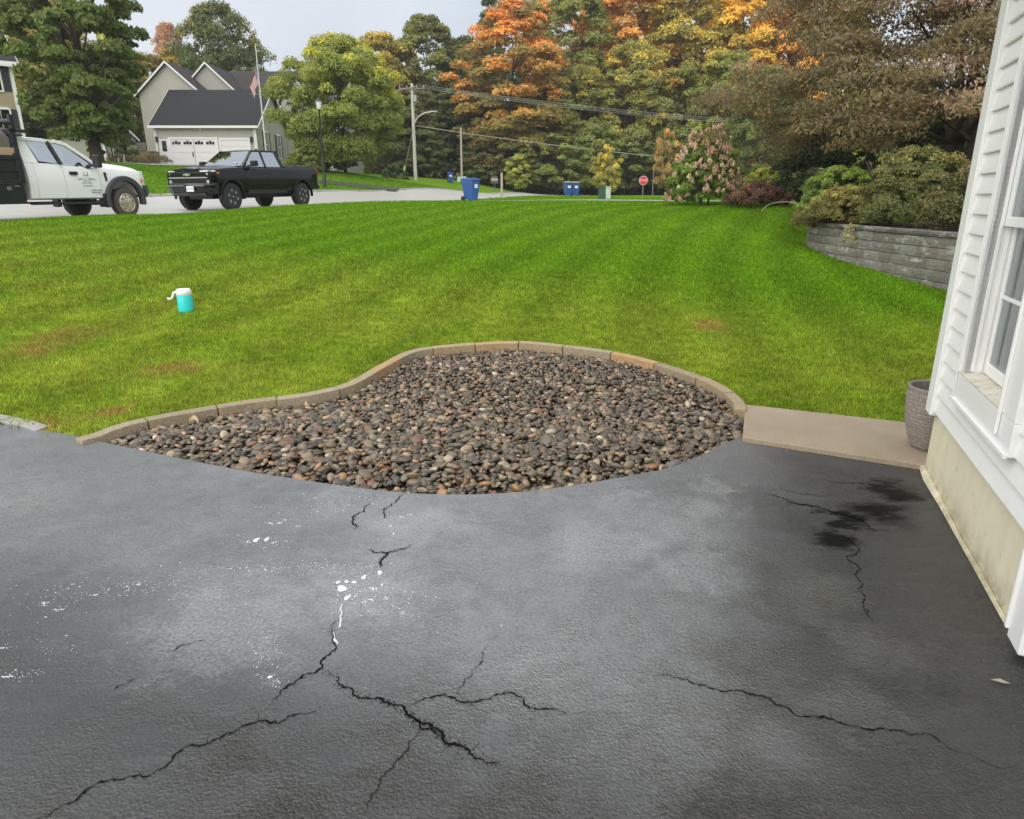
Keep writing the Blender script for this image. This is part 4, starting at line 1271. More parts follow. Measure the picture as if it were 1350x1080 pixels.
# ---------------------------------------------------------------- vehicles
def lerp(a, b, t): return a + (b - a) * t
def interp(tab, x):
    for (x0, v0), (x1, v1) in zip(tab, tab[1:]):
        if x <= x1: return lerp(v0, v1, max(0.0, (x - x0) / (x1 - x0)))
    return tab[-1][1]
def quad_pane(name, a, b, c, d, m, parent, t=.012, nrm=None):
    a, b, c, d = map(Vector, (a, b, c, d))
    n_ = (b - a).cross(d - a).normalized() * t
    mb = MB().add([a, b, c, d, a + n_, b + n_, c + n_, d + n_], [(0, 1, 2, 3), (7, 6, 5, 4), (0, 1, 5, 4), (1, 2, 6, 5), (2, 3, 7, 6), (3, 0, 4, 7)])
    return mb.build(name, m, parent)
def wheel(parent, x, y, r, w, rim_r, style, side):
    """side: +1 outer face towards +y"""
    y0 = y - side * w / 2
    prof = []
    for rr, k in ((rim_r, 0), (rim_r + .03, -.01), (r - .05, -.005), (r - .012, .05), (r, .1), (r, .5), (r, .9), (r - .012, .95), (r - .05, 1.005), (rim_r + .03, 1.01), (rim_r, 1.0), (rim_r - .02, .9), (rim_r - .02, .1)):
        prof.append((rr, y0 + side * w * k))
    tm = MB().lathe(prof + [prof[0]], 36, (x, 0, r), 'y')
    wo = tm.build('wheel', M['dusty_rubber'] if style == 'truck' else M['rubber'], parent, smooth=True)
    # tread grooves as raised lugs
    tl = MB()
    for k in range(40):
        a = 2 * PI * k / 40
        tl.box((x + (r + .001) * math.cos(a), y - side * .0 + (.045 if k % 2 else -.045), r + (r + .001) * math.sin(a)), (.014, w * .36, .014))
    tl.build('tread', M['dusty_rubber'] if style == 'truck' else M['rubber'], wo)
    yo = y + side * w / 2
    rm = MB()
    if style == 'alloy':
        rm.lathe([(rim_r, yo - side * .005), (rim_r - .012, yo + side * .004), (rim_r - .035, yo - side * .01), (rim_r - .04, yo - side * .12), (.0, yo - side * .13)], 36, (x, 0, r), 'y')
        rim = rm.build('rim', M['black_plastic'], wo, smooth=True)
        sp = MB()
        for k in range(6):
            a = 2 * PI * k / 6 + .3
            for da in (-.13, .13):
                p = Vector((x + .05 * math.cos(a), yo - side * .035, r + .05 * math.sin(a)))
                q_ = Vector((x + (rim_r - .02) * math.cos(a + da), yo - side * .01, r + (rim_r - .02) * math.sin(a + da)))
                sp.bar(p, q_, .035, .03)
        sp.lathe([(.0, yo - side * .01), (.06, yo - side * .015), (.075, yo - side * .05), (0, yo - side * .055)], 16, (x, 0, r), 'y')
        sp.build('spokes', M['chrome'] if style == 'x' else M['dark_alloy'], wo, bevel=.006)
        cp = MB().lathe([(.0, yo + side * .0), (.032, yo - side * .004), (.035, yo - side * .02), (0, yo - side * .02)], 12, (x, 0, r), 'y'); cp.build('hub_cap', M['chrome'], wo)
    else:
        dish = [(rim_r, yo - side * .01), (rim_r - .02, yo + side * .006), (rim_r - .04, yo - side * .02), (rim_r - .09, yo + side * .01), (.12, yo + side * .015), (.115, yo + side * .06), (.06, yo + side * .075), (.055, yo + side * .1), (0, yo + side * .1)]
        rm.lathe(dish, 36, (x, 0, r), 'y'); rm.build('rim', M['dull_chrome'], wo, smooth=True)
        nb = MB(); hl = MB()
        for k in range(10):
            a = 2 * PI * k / 10
            nb.lathe([(.016, yo + side * .012), (.014, yo + side * .04), (0, yo + side * .042)], 8, (x + .15 * math.cos(a), 0, r + .15 * math.sin(a)), 'y')
        for k in range(8):
            a = 2 * PI * k / 8 + .2
            hl.lathe([(.02, yo - side * .004), (.02, yo + side * .0135), (0, yo + side * .0135)], 8, (x + (rim_r - .075) * math.cos(a), 0, r + (rim_r - .075) * math.sin(a)), 'y')
        nb.build('wheel_nuts', M['dull_chrome'], wo); hl.build('rim_holes', M['black_plastic'], wo)
    return wo
def arc_strip(x, z, r0, r1, y0, y1, a0, a1, n=20):
    mb = MB(); rings = []
    for k in range(n + 1):
        a = lerp(a0, a1, k / n)
        c, s_ = math.cos(a), math.sin(a)
        rings.append([(x + r0 * c, y0, z + r0 * s_), (x + r1 * c, y0, z + r1 * s_), (x + r1 * c, y1, z + r1 * s_), (x + r0 * c, y1, z + r0 * s_)])
    return mb.loft(rings)

# --- the black crew cab pickup, local x forward, origin midway between the axles
def side_curve(top, flare=0.0):
    return [(.97, .55), (1.005, .61), (1.022 + flare, .80), (1.03 + flare, 1.0), (1.028 + flare, 1.16), (1.012 + flare * .4, 1.265), (.972, 1.335), (.915, top)]
def black_pickup(loc, rz):
    v = empty('pickup_truck', loc, 'shiny black crew cab pickup truck facing left on the street', 'pickup truck', rz=rz)
    bp_, pl = M['black_paint'], M['black_plastic']
    FA, RA, TR = 1.88, -1.86, .425
    # front clip: fenders and hood
    rings = []
    for x in (2.72, 2.62, 2.3, 1.9, 1.5, 1.12):
        nose = interp([(1.1, 0), (2.3, .012), (2.62, .05), (2.72, .10)], x)
        top = interp([(1.1, 1.345), (1.9, 1.31), (2.5, 1.255), (2.72, 1.20)], x)
        mid = interp([(1.1, 1.40), (1.6, 1.405), (2.2, 1.375), (2.6, 1.30), (2.72, 1.235)], x)
        half = [(0, .58), (.86, .58)] + [(y - nose, z if z < .9 else .9 + (z - .9) * (top + .01 - .9) / .435) for y, z in side_curve(1.27, .012)[1:-1]] + [(.92 - nose, top + .025), (.80 - nose, top + .04), (.74 - nose, mid - .015), (.5, mid), (.28, mid + .012), (.16, mid - .01), (0, mid - .008)]
        ring = [(x, y, z) for y, z in half] + [(x, -y, z) for y, z in reversed(half[1:-1])]
        rings.append(ring)
    fc = MB().loft(rings).build('front_body', bp_, v, smooth=True)
    well = lambda x: MB().lathe([(.53, -1.4), (.53, 1.4)], 32, (x, 0, TR + .02), 'y')
    cut(fc, [well(FA)])
    # doors
    for s in (1, -1):
        for nm, xa, xb in (('door', 1.10, .03), ('door', .015, -1.0)):
            cur = side_curve(1.375)
            poly = [(y, z) for y, z in cur] + [(.86, 1.375), (.86, .55)]
            rg = []
            for x in (xa, xb):
                rg.append([(x, s * y, z) for y, z in poly])
            d = MB().loft(rg).build(nm, bp_, v, smooth=True)
            hx = xb + .16
            MB().bb(hx - .11, hx + .11, s * 1.0, s * 1.045, 1.17, 1.205).build('handle', bp_, d, bevel=.01)
        MB().bb(1.1, -1.0, s * .88, s * .99, .50, .565).build('rocker', pl, v, bevel=.01)
    # cargo bed
    for s in (1, -1):
        rg = []
        for x in (-1.02, -1.4, -1.86, -2.4, -2.80, -2.86):
            fl = interp([(-2.86, -.03), (-2.75, .01), (-1.86, .03), (-1.3, .012), (-1.0, .0)], x)
            cur = side_curve(1.40, fl)
            cur[0] = (.94, .60 if x < -2.2 else .55)
            rg.append([(x, s * y, z) for y, z in cur] + [(x, s * .80, 1.40), (x, s * .80, .60)])
        b_ = MB().loft(rg).build('bed_side', bp_, v, smooth=True)
        cut(b_, [well(RA)])
    MB().bb(-1.02, -1.06, -.8, .8, .6, 1.38).build('bed_front', bp_, v)
    MB().bb(-2.84, -2.90, -.86, .86, .66, 1.40).build('tailgate', bp_, v, bevel=.02)
    MB().bb(-1.03, -2.86, -.84, .84, 1.395, 1.43).build('bed_cover', M['tonneau'], v, bevel=.015)
    MB().bb(-1.0, -2.84, -.79, .79, .62, .66).build('bed_floor', pl, v)
    # underside and interior
    MB().bb(2.3, -2.7, -.5, .5, .36, .58).build('chassis', pl, v)
    MB().bb(1.05, -1.0, -.85, .85, .55, .62).build('cabin_floor', M['seat'], v)
    MB().bb(1.05, 1.0, -.84, .84, .6, 1.36).build('firewall', M['seat'], v)
    da = MB(); da.bb(1.04, .72, -.84, .84, 1.12, 1.36); da.build('dashboard', M['seat'], v, bevel=.03)
    for x in (.15, -.75):
        for y in ((.42, -.42) if x > 0 else (0,)):
            w_ = .25 if x > 0 else .7
            sm = MB(); sm.bb(x + .25, x - .25, y - w_, y + w_, .75, .95); sm.prism([(x - .2, .9), (x - .05, .9), (x - .22, 1.5), (x - .33, 1.5)], 'xz', y - w_, y + w_); sm.bb(x - .25, x - .33, y - .13, y + .13, 1.5, 1.68)
            sm.build('seat', M['seat'], v, bevel=.03)
    # greenhouse
    rf_ = []
    for x, z, w_ in ((.42, 1.885, .66), (.30, 1.915, .69), (-.2, 1.94, .705), (-.7, 1.93, .70), (-.93, 1.90, .68)):
        rf_.append([(x, w_, z - .035), (x, w_ - .03, z), (x, 0, z + .02), (x, -w_ + .03, z), (x, -w_, z - .035), (x, -w_ + .03, z - .05), (x, 0, z - .045), (x, w_ - .03, z - .05)])
    MB().loft(rf_).build('roof', bp_, v, smooth=True)
    for s in (1, -1):
        MB().bar((1.16, s * .90, 1.35), (.40, s * .68, 1.88), .075, .06).build('pillar', bp_, v)
        MB().bar((.02, s * .925, 1.37), (-.02, s * .70, 1.89), .09, .05).build('pillar', pl, v)
        cp_ = MB(); cp_.loft([[(-.98, s * .94, 1.37), (-.80, s * .94, 1.37), (-.80, s * .86, 1.37), (-.98, s * .86, 1.37)], [(-.94, s * .69, 1.90), (-.72, s * .70, 1.91), (-.72, s * .64, 1.91), (-.94, s * .63, 1.90)]])
        cp_.build('pillar', bp_, v)
        MB().bar((.42, s * .69, 1.885), (-.93, s * .69, 1.895), .05, .06).build('roof_rail', bp_, v)
        quad_pane('side_window', (1.02, s * .915, 1.375), (.06, s * .92, 1.375), (.02, s * .70, 1.87), (.42, s * .70, 1.865), M['car_glass'], v)
        quad_pane('side_window', (-.02, s * .92, 1.375), (-.82, s * .92, 1.375), (-.74, s * .70, 1.875), (-.06, s * .70, 1.87), M['car_glass'], v)
    quad_pane('windshield', (1.2, .86, 1.375), (1.2, -.86, 1.375), (.42, -.655, 1.885), (.42, .655, 1.885), M['car_glass'], v)
    quad_pane('rear_window', (-.99, .80, 1.40), (-.99, -.80, 1.40), (-.93, -.62, 1.88), (-.93, .62, 1.88), M['car_glass'], v)
    cw = MB(); cw.prism([(1.10, 1.33), (1.30, 1.395), (1.16, 1.405), (1.05, 1.37)], 'xz', -.86, .86); cw.build('cowl', pl, v)
    st = MB(); st.bb(.62, .60, -.78, -.62, 1.66, 1.7); 
    MB().bar((1.05, .6, 1.50), (1.03, .49, 1.515), .06, .01).build('windshield_sticker', M['plate_white'], v)
    # nose
    gr = MB(); gr.bb(2.70, 2.60, -.82, .82, .82, 1.19); g0 = gr.build('grille', pl, v, bevel=.02)
    gb = MB()
    for z, h_ in ((1.165, .03), (1.03, .03), (.965, .012), (.93, .012), (.895, .012), (.86, .012)):
        gb.bb(2.76, 2.69, -.80, .80, z, z + h_)
    for k in range(13): gb.bb(2.725, 2.70, -.78 + k * .13 - .006, -.78 + k * .13 + .006, .86, 1.02)
    gb.build('grille_bars', M['black_steel'], v)
    MB().bb(2.77, 2.72, -.84, .84, 1.005, 1.035).build('grille_trim', M['dark_alloy'], v, bevel=.006)
    em = MB(); em.prism([(-.16, -.012), (-.15, .028), (-.052, .028), (-.045, .045), (.045, .045), (.052, .028), (.16, .028), (.15, -.012), (.052, -.012), (.045, -.03), (-.045, -.03), (-.052, -.012)], 'yz', 2.765, 2.79)
    em.build('emblem', M['chrome'], v, loc=(0, 0, 1.11))
    for s in (1, -1):
        hl = MB(); hl.loft([[(2.74, s * .80, 1.10), (2.74, s * .80, 1.165), (2.66, s * .80, 1.165), (2.66, s * .80, 1.10)], [(2.64, s * .955, 1.10), (2.64, s * .955, 1.175), (2.5, s * .93, 1.175), (2.5, s * .93, 1.10)], [(2.38, s * 1.01, 1.13), (2.38, s * 1.0, 1.19), (2.3, s * .96, 1.19), (2.3, s * .97, 1.13)]])
        h0 = hl.build('headlight', M['lamp_white'], v, bevel=.008)
        MB().loft([[(2.535, s * .985, 1.115), (2.535, s * .975, 1.18), (2.48, s * .95, 1.18), (2.48, s * .95, 1.115)], [(2.40, s * 1.018, 1.13), (2.40, s * 1.008, 1.19), (2.34, s * .98, 1.19), (2.34, s * .98, 1.13)]]).build('indicator', M['amber'], h0)
        MB().loft([[(2.765, s * .56, 1.205), (2.765, s * .56, 1.235), (2.70, s * .56, 1.235), (2.70, s * .56, 1.205)], [(2.72, s * .86, 1.20), (2.72, s * .86, 1.235), (2.64, s * .86, 1.235), (2.64, s * .86, 1.20)], [(2.56, s * 1.0, 1.205), (2.56, s * .99, 1.235), (2.48, s * .97, 1.235), (2.48, s * .97, 1.205)]]).build('light_bar', M['lamp_white'], h0)
        MB().bb(2.70, 2.66, s * .80, s * .92, .98, 1.09).build('lamp_lens', M['lamp_white'], h0, bevel=.02)
        MB().bb(2.735, 2.70, s * .74, s * .86, .845, .95).build('fog_light', M['lamp_white'], v, bevel=.02)
        arc_strip(FA, TR + .02, .52, .57, s * .97, s * 1.05, -.15, PI + .15).build('wheel_arch', bp_, v)
        arc_strip(RA, TR + .02, .52, .57, s * .97, s * 1.065, -.15, PI + .15).build('wheel_arch', bp_, v)
        mr = MB(); mr.bb(.93, .73, s * 1.05, s * 1.27, 1.39, 1.57); m0 = mr.build('mirror', bp_, v, bevel=.04)
        MB().bb(.92, .82, s * .94, s * 1.08, 1.385, 1.43).build('mirror_arm', pl, m0)
        MB().bb(-2.87, -2.93, s * .86, s * 1.0, 1.0, 1.36).build('tail_light', M['tail_red'], v, bevel=.015)
        MB().bb(2.79, 2.72, s * .42, s * .55, .60, .655).build('tow_hook', M['hook_red'], v, bevel=.012)
        MB().bb(1.35, 1.33, s * .84, s * 1.04, .34, .66).build('mud_flap', pl, v)
    bu = []
    for y, xo in ((-1.02, -.22), (-.95, -.10), (-.7, 0), (0, .05), (.7, 0), (.95, -.10), (1.02, -.22)):
        bu.append([(2.84 + xo, y, .70), (2.86 + xo, y, .80), (2.80 + xo, y, .855), (2.5, y, .86), (2.5, y, .52), (2.74 + xo, y, .53)])
    MB().loft(bu).build('bumper', bp_, v)
    MB().bb(2.80, 2.6, -.72, .72, .46, .56).build('skid_plate', pl, v, bevel=.03)
    MB().bb(2.90, 2.87, -.80, .80, .775, .79).build('bumper_trim', M['dark_alloy'], v)
    pt_ = MB().bb(2.905, 2.895, .02, .335, .60, .765).build('licence_plate', M['plate_white'], v, bevel=.004)
    MB().bb(2.895, 2.86, .0, .355, .585, .78).build('plate_holder', pl, v)
    text_mesh('lettering', 'AW 7E2', .085, M['ink'], pt_, (2.907, .178, .682), (PI / 2, 0, PI / 2), .0008)
    MB().bb(-2.88, -3.0, -.98, .98, .62, .78).build('rear_bumper', bp_, v, bevel=.03)
    af = MB(); af.loft([[(-.55, .03, 1.93), (-.72, .03, 1.93), (-.72, -.03, 1.93), (-.55, -.03, 1.93)], [(-.68, .006, 2.02), (-.74, .006, 2.02), (-.74, -.006, 2.02), (-.68, -.006, 2.02)]]); af.build('antenna_fin', bp_, v)
    for x in (FA, RA):
        for s in (1, -1): wheel(v, x, s * .89, TR, .28, .27, 'alloy', s)
    return v

# --- the white extended cab work truck with a black dump body; local x forward, origin under the front axle
def white_truck(loc, rz):
    v = empty('work_truck', loc, 'white work truck with black dump body and grey covered load', 'truck', rz=rz)
    wp_, pl, gp = M['white_paint'], M['black_plastic'], M['grey_plastic']
    TR = .405
    def cur(top): return [(.90, .52), (.965, .56), (.995, .80), (1.0, .98), (.99, 1.12), (.965, 1.28), (.93, top)]
    rings = []
    for x in (.86, .80, .6, .2, -.2, -.55, -.72):
        nose = interp([(-.7, 0), (.2, .0), (.6, .02), (.8, .07), (.86, .12)], x)
        top = interp([(-.72, 1.36), (.2, 1.33), (.7, 1.29), (.86, 1.20)], x)
        mid = interp([(-.72, 1.49), (-.2, 1.475), (.4, 1.43), (.75, 1.36), (.86, 1.25)], x)
        half = [(0, .62), (.86, .62)] + [(y - nose, z) for y, z in cur(1.3)[1:-1]] + [(.93 - nose, top), (.82 - nose, mid - .05), (.66, mid - .01), (.4, mid), (0, mid + .012)]
        rings.append([(x, y, z) for y, z in half] + [(x, -y, z) for y, z in reversed(half[1:-1])])
    fb = MB().loft(rings).build('front_body', wp_, v, smooth=True)
    cut(fb, [MB().lathe([(.55, -1.5), (.55, 1.5)], 36, (0, 0, TR + .07), 'y')])
    for s in (1, -1):
        fl = arc_strip(0, TR + .07, .53, .66, s * .90, s * 1.085, -.22, PI + .30, 26).build('wheel_arch', gp, v, bevel=.02, seg=1)
        MB().bb(-.60, -.70, s * .80, s * 1.04, .30, .66).build('mud_flap', pl, v)
    # doors with the stepped belt line
    belt = [(-.70, 1.30), (-1.0, 1.30), (-1.22, 1.38), (-1.75, 1.40)]
    for s in (1, -1):
        for nm, bl in (('door', belt), ('rear_door', [(-1.765, 1.40), (-2.52, 1.42)])):
            rg = []
            for x, tp in bl:
                c_ = cur(tp)
                rg.append([(x, s * y, z) for y, z in c_] + [(x, s * .84, tp), (x, s * .84, .52)])
            d = MB().loft(rg).build(nm, wp_, v, smooth=True)
            if nm == 'door':
                MB().bb(-1.60, -1.38, s * .97, s * 1.035, 1.14, 1.225).build('handle', pl, d, bevel=.015)
        rg = []
        for x, tp in ((-2.53, 1.42), (-2.74, 1.42)):
            c_ = cur(tp); rg.append([(x, s * y, z) for y, z in c_] + [(x, s * .5, tp), (x, s * .5, .52)])
        MB().loft(rg).build('cab_corner', wp_, v)
        cp_ = MB().loft([[(-2.36, s * .94, 1.42), (-2.74, s * .94, 1.42), (-2.74, s * .86, 1.42), (-2.36, s * .86, 1.42)], [(-2.48, s * .76, 1.97), (-2.71, s * .75, 1.97), (-2.71, s * .68, 1.97), (-2.48, s * .68, 1.97)]])
        cp_.build('pillar', wp_, v)
        MB().bar((-1.74, s * .945, 1.40), (-1.86, s * .765, 1.955), .15, .05).build('pillar', pl, v)
        ap = MB()
        for a_, b_ in (((-.66, s * .93, 1.36), (-1.0, s * .86, 1.62)), ((-1.0, s * .86, 1.62), (-1.40, s * .775, 1.90)), ((-1.40, s * .775, 1.90), (-1.7, s * .755, 1.97))): ap.bar(a_, b_, .09, .08)
        ap.build('pillar', wp_, v)
        MB().bar((-1.5, s * .765, 1.955), (-2.72, s * .755, 1.985), .07, .07).build('roof_rail', wp_, v)
        quad_pane('side_window', (-.72, s * .935, 1.30), (-1.70, s * .945, 1.395), (-1.82, s * .775, 1.93), (-1.46, s * .78, 1.90), M['car_glass'], v)
        quad_pane('side_window', (-1.84, s * .945, 1.41), (-2.34, s * .945, 1.46), (-2.46, s * .775, 1.93), (-1.97, s * .78, 1.93), M['car_glass'], v)
        mm = MB(); mm.bb(-.86, -.98, s * 1.12, s * 1.36, 1.33, 1.66); m0 = mm.build('mirror', pl, v, bevel=.03)
        MB().bb(-.86, -.96, s * .92, s * 1.14, 1.36, 1.42).build('mirror_arm', pl, m0)
        MB().bb(-.78, -2.7, s * .80, s * 1.06, .40, .45).build('step', pl, v, bevel=.015)
        vt = MB().prism([(-.50, 1.22), (-.57, 1.22), (-.555, .98), (-.49, 1.0)], 'xz', s * .985, s * 1.005); vt.build('fender_vent', pl, v)
        hl = MB().loft([[(.90, s * .60, 1.02), (.90, s * .60, 1.24), (.80, s * .60, 1.24), (.80, s * .60, 1.02)], [(.84, s * .88, 1.02), (.82, s * .86, 1.24), (.7, s * .86, 1.24), (.7, s * .88, 1.02)], [(.68, s * .985, 1.05), (.66, s * .965, 1.22), (.58, s * .93, 1.22), (.58, s * .95, 1.05)]])
        hl.build('headlight', M['lamp_white'], v, bevel=.01)
        MB().bb(.72, .64, s * .955, s * 1.0, .97, 1.04).build('indicator', M['amber'], v)
    rf_ = []
    for x, z, w_ in ((-1.44, 1.93, .74), (-1.62, 1.985, .755), (-2.0, 2.02, .77), (-2.5, 2.035, .765), (-2.73, 2.02, .75)):
        rf_.append([(x, w_, z - .05), (x, w_ - .05, z), (x, 0, z + .02), (x, -w_ + .05, z), (x, -w_, z - .05), (x, 0, z - .06)])
    MB().loft(rf_).build('roof', wp_, v, smooth=True)
    MB().bb(-2.74, -2.70, -.9, .9, .55, 1.42).build('cab_back', wp_, v)
    quad_pane('rear_window', (-2.73, .86, 1.42), (-2.73, -.86, 1.42), (-2.71, -.72, 1.96), (-2.71, .72, 1.96), M['car_glass'], v)
    quad_pane('windshield', (-.60, .88, 1.44), (-.60, -.88, 1.44), (-1.44, -.73, 1.94), (-1.44, .73, 1.94), M['car_glass'], v)
    MB().prism([(-.55, 1.36), (-.55, 1.47), (-.72, 1.50), (-.78, 1.36)], 'xz', -.88, .88).build('cowl', pl, v)
    MB().bb(-.7, -2.7, -.84, .84, .55, .62).build('cabin_floor', M['seat'], v)
    MB().bb(-.72, -1.05, -.82, .82, 1.1, 1.34).build('dashboard', M['seat'], v, bevel=.04)
    for y in (.42, -.42):
        sm = MB(); sm.bb(-1.3, -1.8, y - .25, y + .25, .85, 1.02); sm.prism([(-1.75, 1.0), (-1.6, 1.0), (-1.82, 1.58), (-1.92, 1.58)], 'xz', y - .25, y + .25); sm.bb(-1.84, -1.93, y - .13, y + .13, 1.58, 1.78)
        sm.build('seat', M['seat'], v, bevel=.03)
    sw = MB()
    for k in range(16):
        a, b_ = 2 * PI * k / 16, 2 * PI * (k + 1) / 16
        f_ = lambda q: (-1.12 - .06 * math.sin(q), .42 + .19 * math.cos(q), 1.36 + .18 * math.sin(q))
        sw.bar(f_(a), f_(b_), .03)
    sw.build('steering_wheel', M['seat'], v)
    # nose
    MB().bb(.90, .80, -.60, .60, .92, 1.24).build('grille', M['dull_chrome'], v, bevel=.02)
    bu = []
    for y, xo in ((-1.04, -.30), (-.98, -.14), (-.7, -.02), (0, 0), (.7, -.02), (.98, -.14), (1.04, -.30)):
        bu.append([(.99 + xo, y, .60), (1.02 + xo, y, .72), (.98 + xo, y, .88), (.7, y, .88), (.7, y, .55)])
    MB().loft(bu).build('bumper', gp, v)
    # lettering on both doors
    for s, ry in ((-1, 0), (1, PI)):
        yy = s * 1.003
        for i, (ch) in enumerate('HOPES & POWERS'):
            a = (i - 6.5) / 6.5
            text_mesh('lettering', ch, .066, M['pale_ink'], v, (-1.13 + (-1 if s > 0 else 1) * a * .245, yy, 1.045 - .022 * a * a), (PI / 2, 0, ry), .002) if ch != ' ' else None
        text_mesh('lettering', 'LANDSCAPING', .036, M['pale_ink'], v, (-1.13, yy, .985), (PI / 2, 0, ry), .002)
        text_mesh('lettering', 'LAWN & SNOW', .045, M['pale_ink'], v, (-1.13, yy, .935), (PI / 2, 0, ry), .002)
        text_mesh('lettering', '315.358.0277', .056, M['pale_ink'], v, (-1.13, yy, .865), (PI / 2, 0, ry), .002)
        text_mesh('lettering', 'POWER STROKE', .046, M['ink'], v, (-.88 + (0 if s < 0 else 0), s * .999, .745), (PI / 2, 0, ry), .002)
        text_mesh('lettering', 'TURBO DIESEL', .044, M['ink'], v, (-.90, s * .992, .685), (PI / 2, 0, ry), .002)
        lg = MB()
        for dx, h_ in ((-.055, .10), (.055, .13)):
            lg.loft([[(-1.13 + dx - .014, yy, 1.115), (-1.13 + dx + .014, yy, 1.115), (-1.13 + dx + .014, yy - s * .003, 1.115), (-1.13 + dx - .014, yy - s * .003, 1.115)], [(-1.13 + dx - .003, yy - s * .008, 1.115 + h_), (-1.13 + dx + .004, yy - s * .008, 1.115 + h_), (-1.13 + dx + .004, yy - s * .011, 1.115 + h_), (-1.13 + dx - .003, yy - s * .011, 1.115 + h_)]])
        lg.box((-1.13, yy, 1.13), (.02, .004, .05))
        lg.build('logo', M['ink'], v)
    # frame, axles, wheels
    fr = MB()
    for y in (.42, -.42): fr.bb(.7, -5.6, y - .05, y + .05, .58, .78)
    for x in (0, -4.27): fr.tube([(x, -.85, TR), (x, .85, TR)], .07, 10)
    fr.lathe([(0, -.2), (.18, -.15), (.2, 0), (.18, .15), (0, .2)], 14, (-4.27, 0, TR), 'y')
    fr.build('chassis', pl, v)
    for s in (1, -1):
        wheel(v, 0, s * .94, TR, .23, .27, 'truck', s)
        wheel(v, -4.27, s * .98, TR, .22, .27, 'truck', s); wheel(v, -4.27, s * .70, TR, .22, .27, 'truck', s)
    # dump body
    ds = M['black_steel']
    bd = MB()
    for s in (1, -1):
        bd.prism([(s * 1.08, .98), (s * 1.12, .98), (s * 1.12, 1.52), (s * 1.04, 1.52)], 'yz', -2.98, -6.0)
    bd.bb(-2.95, -6.0, -1.08, 1.08, .92, 1.0)
    body = bd.build('dump_body', ds, v, bevel=.008, seg=1)
    for s in (1, -1):
        MB().bb(-2.96, -6.02, s * 1.06, s * 1.16, 1.46, 1.56).build('top_rail', ds, body, bevel=.015)
        MB().bb(-2.98, -6.0, s * 1.10, s * 1.15, 1.19, 1.235).build('side_rib', ds, body, bevel=.012)
        MB().bb(-2.96, -6.02, s * 1.03, s * 1.14, .91, 1.0).build('bottom_rail', ds, body, bevel=.015)
        MB().bb(-2.92, -3.08, s * 1.02, s * 1.15, .92, 1.62).build('post', ds, body, bevel=.02)
        MB().bb(-2.90, -3.02, s * .96, s * 1.13, 1.5, 1.76).build('bracket', pl, body, bevel=.04)
        MB().bb(-2.88, -2.92, s * 1.03, s * 1.12, 1.03, 1.12).build('marker_light', M['amber'], body, bevel=.01)
        tb = MB().bb(-2.95, -4.0 + .35, s * .62, s * 1.08, .44, .90).build('tool_box', ds, v, bevel=.015)
        MB().bb(-3.27, -3.38, s * 1.075, s * 1.09, .76, .84).build('latch', M['chrome'], tb, bevel=.008)
        MB().bb(-3.06, -3.20, s * 1.078, s * 1.085, .85, .87).build('name_plate', M['dull_chrome'], tb)
        MB().bb(-2.97, -6.0, s * 1.03, s * 1.09, 1.57, 1.74).build('side_board', M['tan_ply'], body, bevel=.004)
    hb = MB(); hb.bb(-2.92, -3.0, -1.05, 1.05, 1.0, 2.10)
    hb.bb(-2.86, -3.02, .92, 1.06, 1.6, 2.18); hb.bb(-2.86, -3.02, -1.06, -.92, 1.6, 2.18); hb.bb(-2.55, -3.02, -1.06, 1.06, 2.10, 2.18)
    hb.build('headboard', ds, v, bevel=.015, seg=1)
    # covered load
    tv, tf_ = [], []
    nx_, ny_ = 15, 24
    for i in range(nx_):
        for j in range(ny_):
            a = PI * j / (ny_ - 1)
            x = -3.05 - 2.9 * i / (nx_ - 1)
            c_ = math.cos(a); s_ = math.sin(a) ** .35
            tv.append((x + .02 * math.sin(j * 2.1 + i), 1.03 * (abs(c_) ** .45) * (1 if c_ > 0 else -1) + .02 * math.sin(i * 2.7 + j), 1.72 + .45 * s_ + .03 * math.sin(i * 1.7 + j * .6) + .02 * math.sin(i * 4.1)))
    for i in range(nx_ - 1):
        for j in range(ny_ - 1): tf_.append((i * ny_ + j, i * ny_ + j + 1, (i + 1) * ny_ + j + 1, (i + 1) * ny_ + j))
    tv += [(-3.05, 1.0, 1.6), (-3.05, -1.0, 1.6)]
    MB().add(tv, tf_).build('load_cover', M['tarp'], v, smooth=True)
    rb_ = MB(); rb_.tube([(-2.90, 1.0, 2.36), (-2.90, -1.0, 2.36)], .05, 10); rb_.bb(-2.85, -2.95, .98, 1.06, 2.15, 2.5); rb_.bb(-2.85, -2.95, -1.06, -.98, 2.15, 2.5)
    for s in (1, -1): rb_.tube([(-2.92, s * 1.02, 2.30), (-4.4, s * 1.03, 2.28), (-6.0, s * 1.03, 2.26)], .035, 8)
    rb_.build('tarp_roller', ds, v)
    return v

head = math.atan2(D2.y, D2.x)
# black pickup: faces down the street towards the camera side
bx = at_y(310, 270, 25.3)
c0 = Vector((bx.x, bx.y)) + D2 * 1.88 + Vector((-N2.x, -N2.y)) * .95
HB = head - math.radians(1.5)
pz = [tz1(*(c0 + D2 * a)) for a in (1.86, -1.88)]
zb_ = sum(pz) / 2
truck_b = black_pickup((c0.x, c0.y, zb_), HB + PI)
truck_b.scale = (1.03, 1.03, 1.07)
truck_b.rotation_euler = (0, math.atan2(pz[0] - pz[1], 3.74) , HB + PI)
wx = at_y(167, 280, 20.6)
c1 = Vector((wx.x, wx.y)) + Vector((-N2.x, -N2.y)) * .95
za, zb2 = tz1(*c1), tz1(*(c1 - D2 * 4.27))
truck_w = white_truck((c1.x, c1.y, za - .02), head)
truck_w.rotation_euler = (0, -math.atan2(za - zb2, 4.27), head)
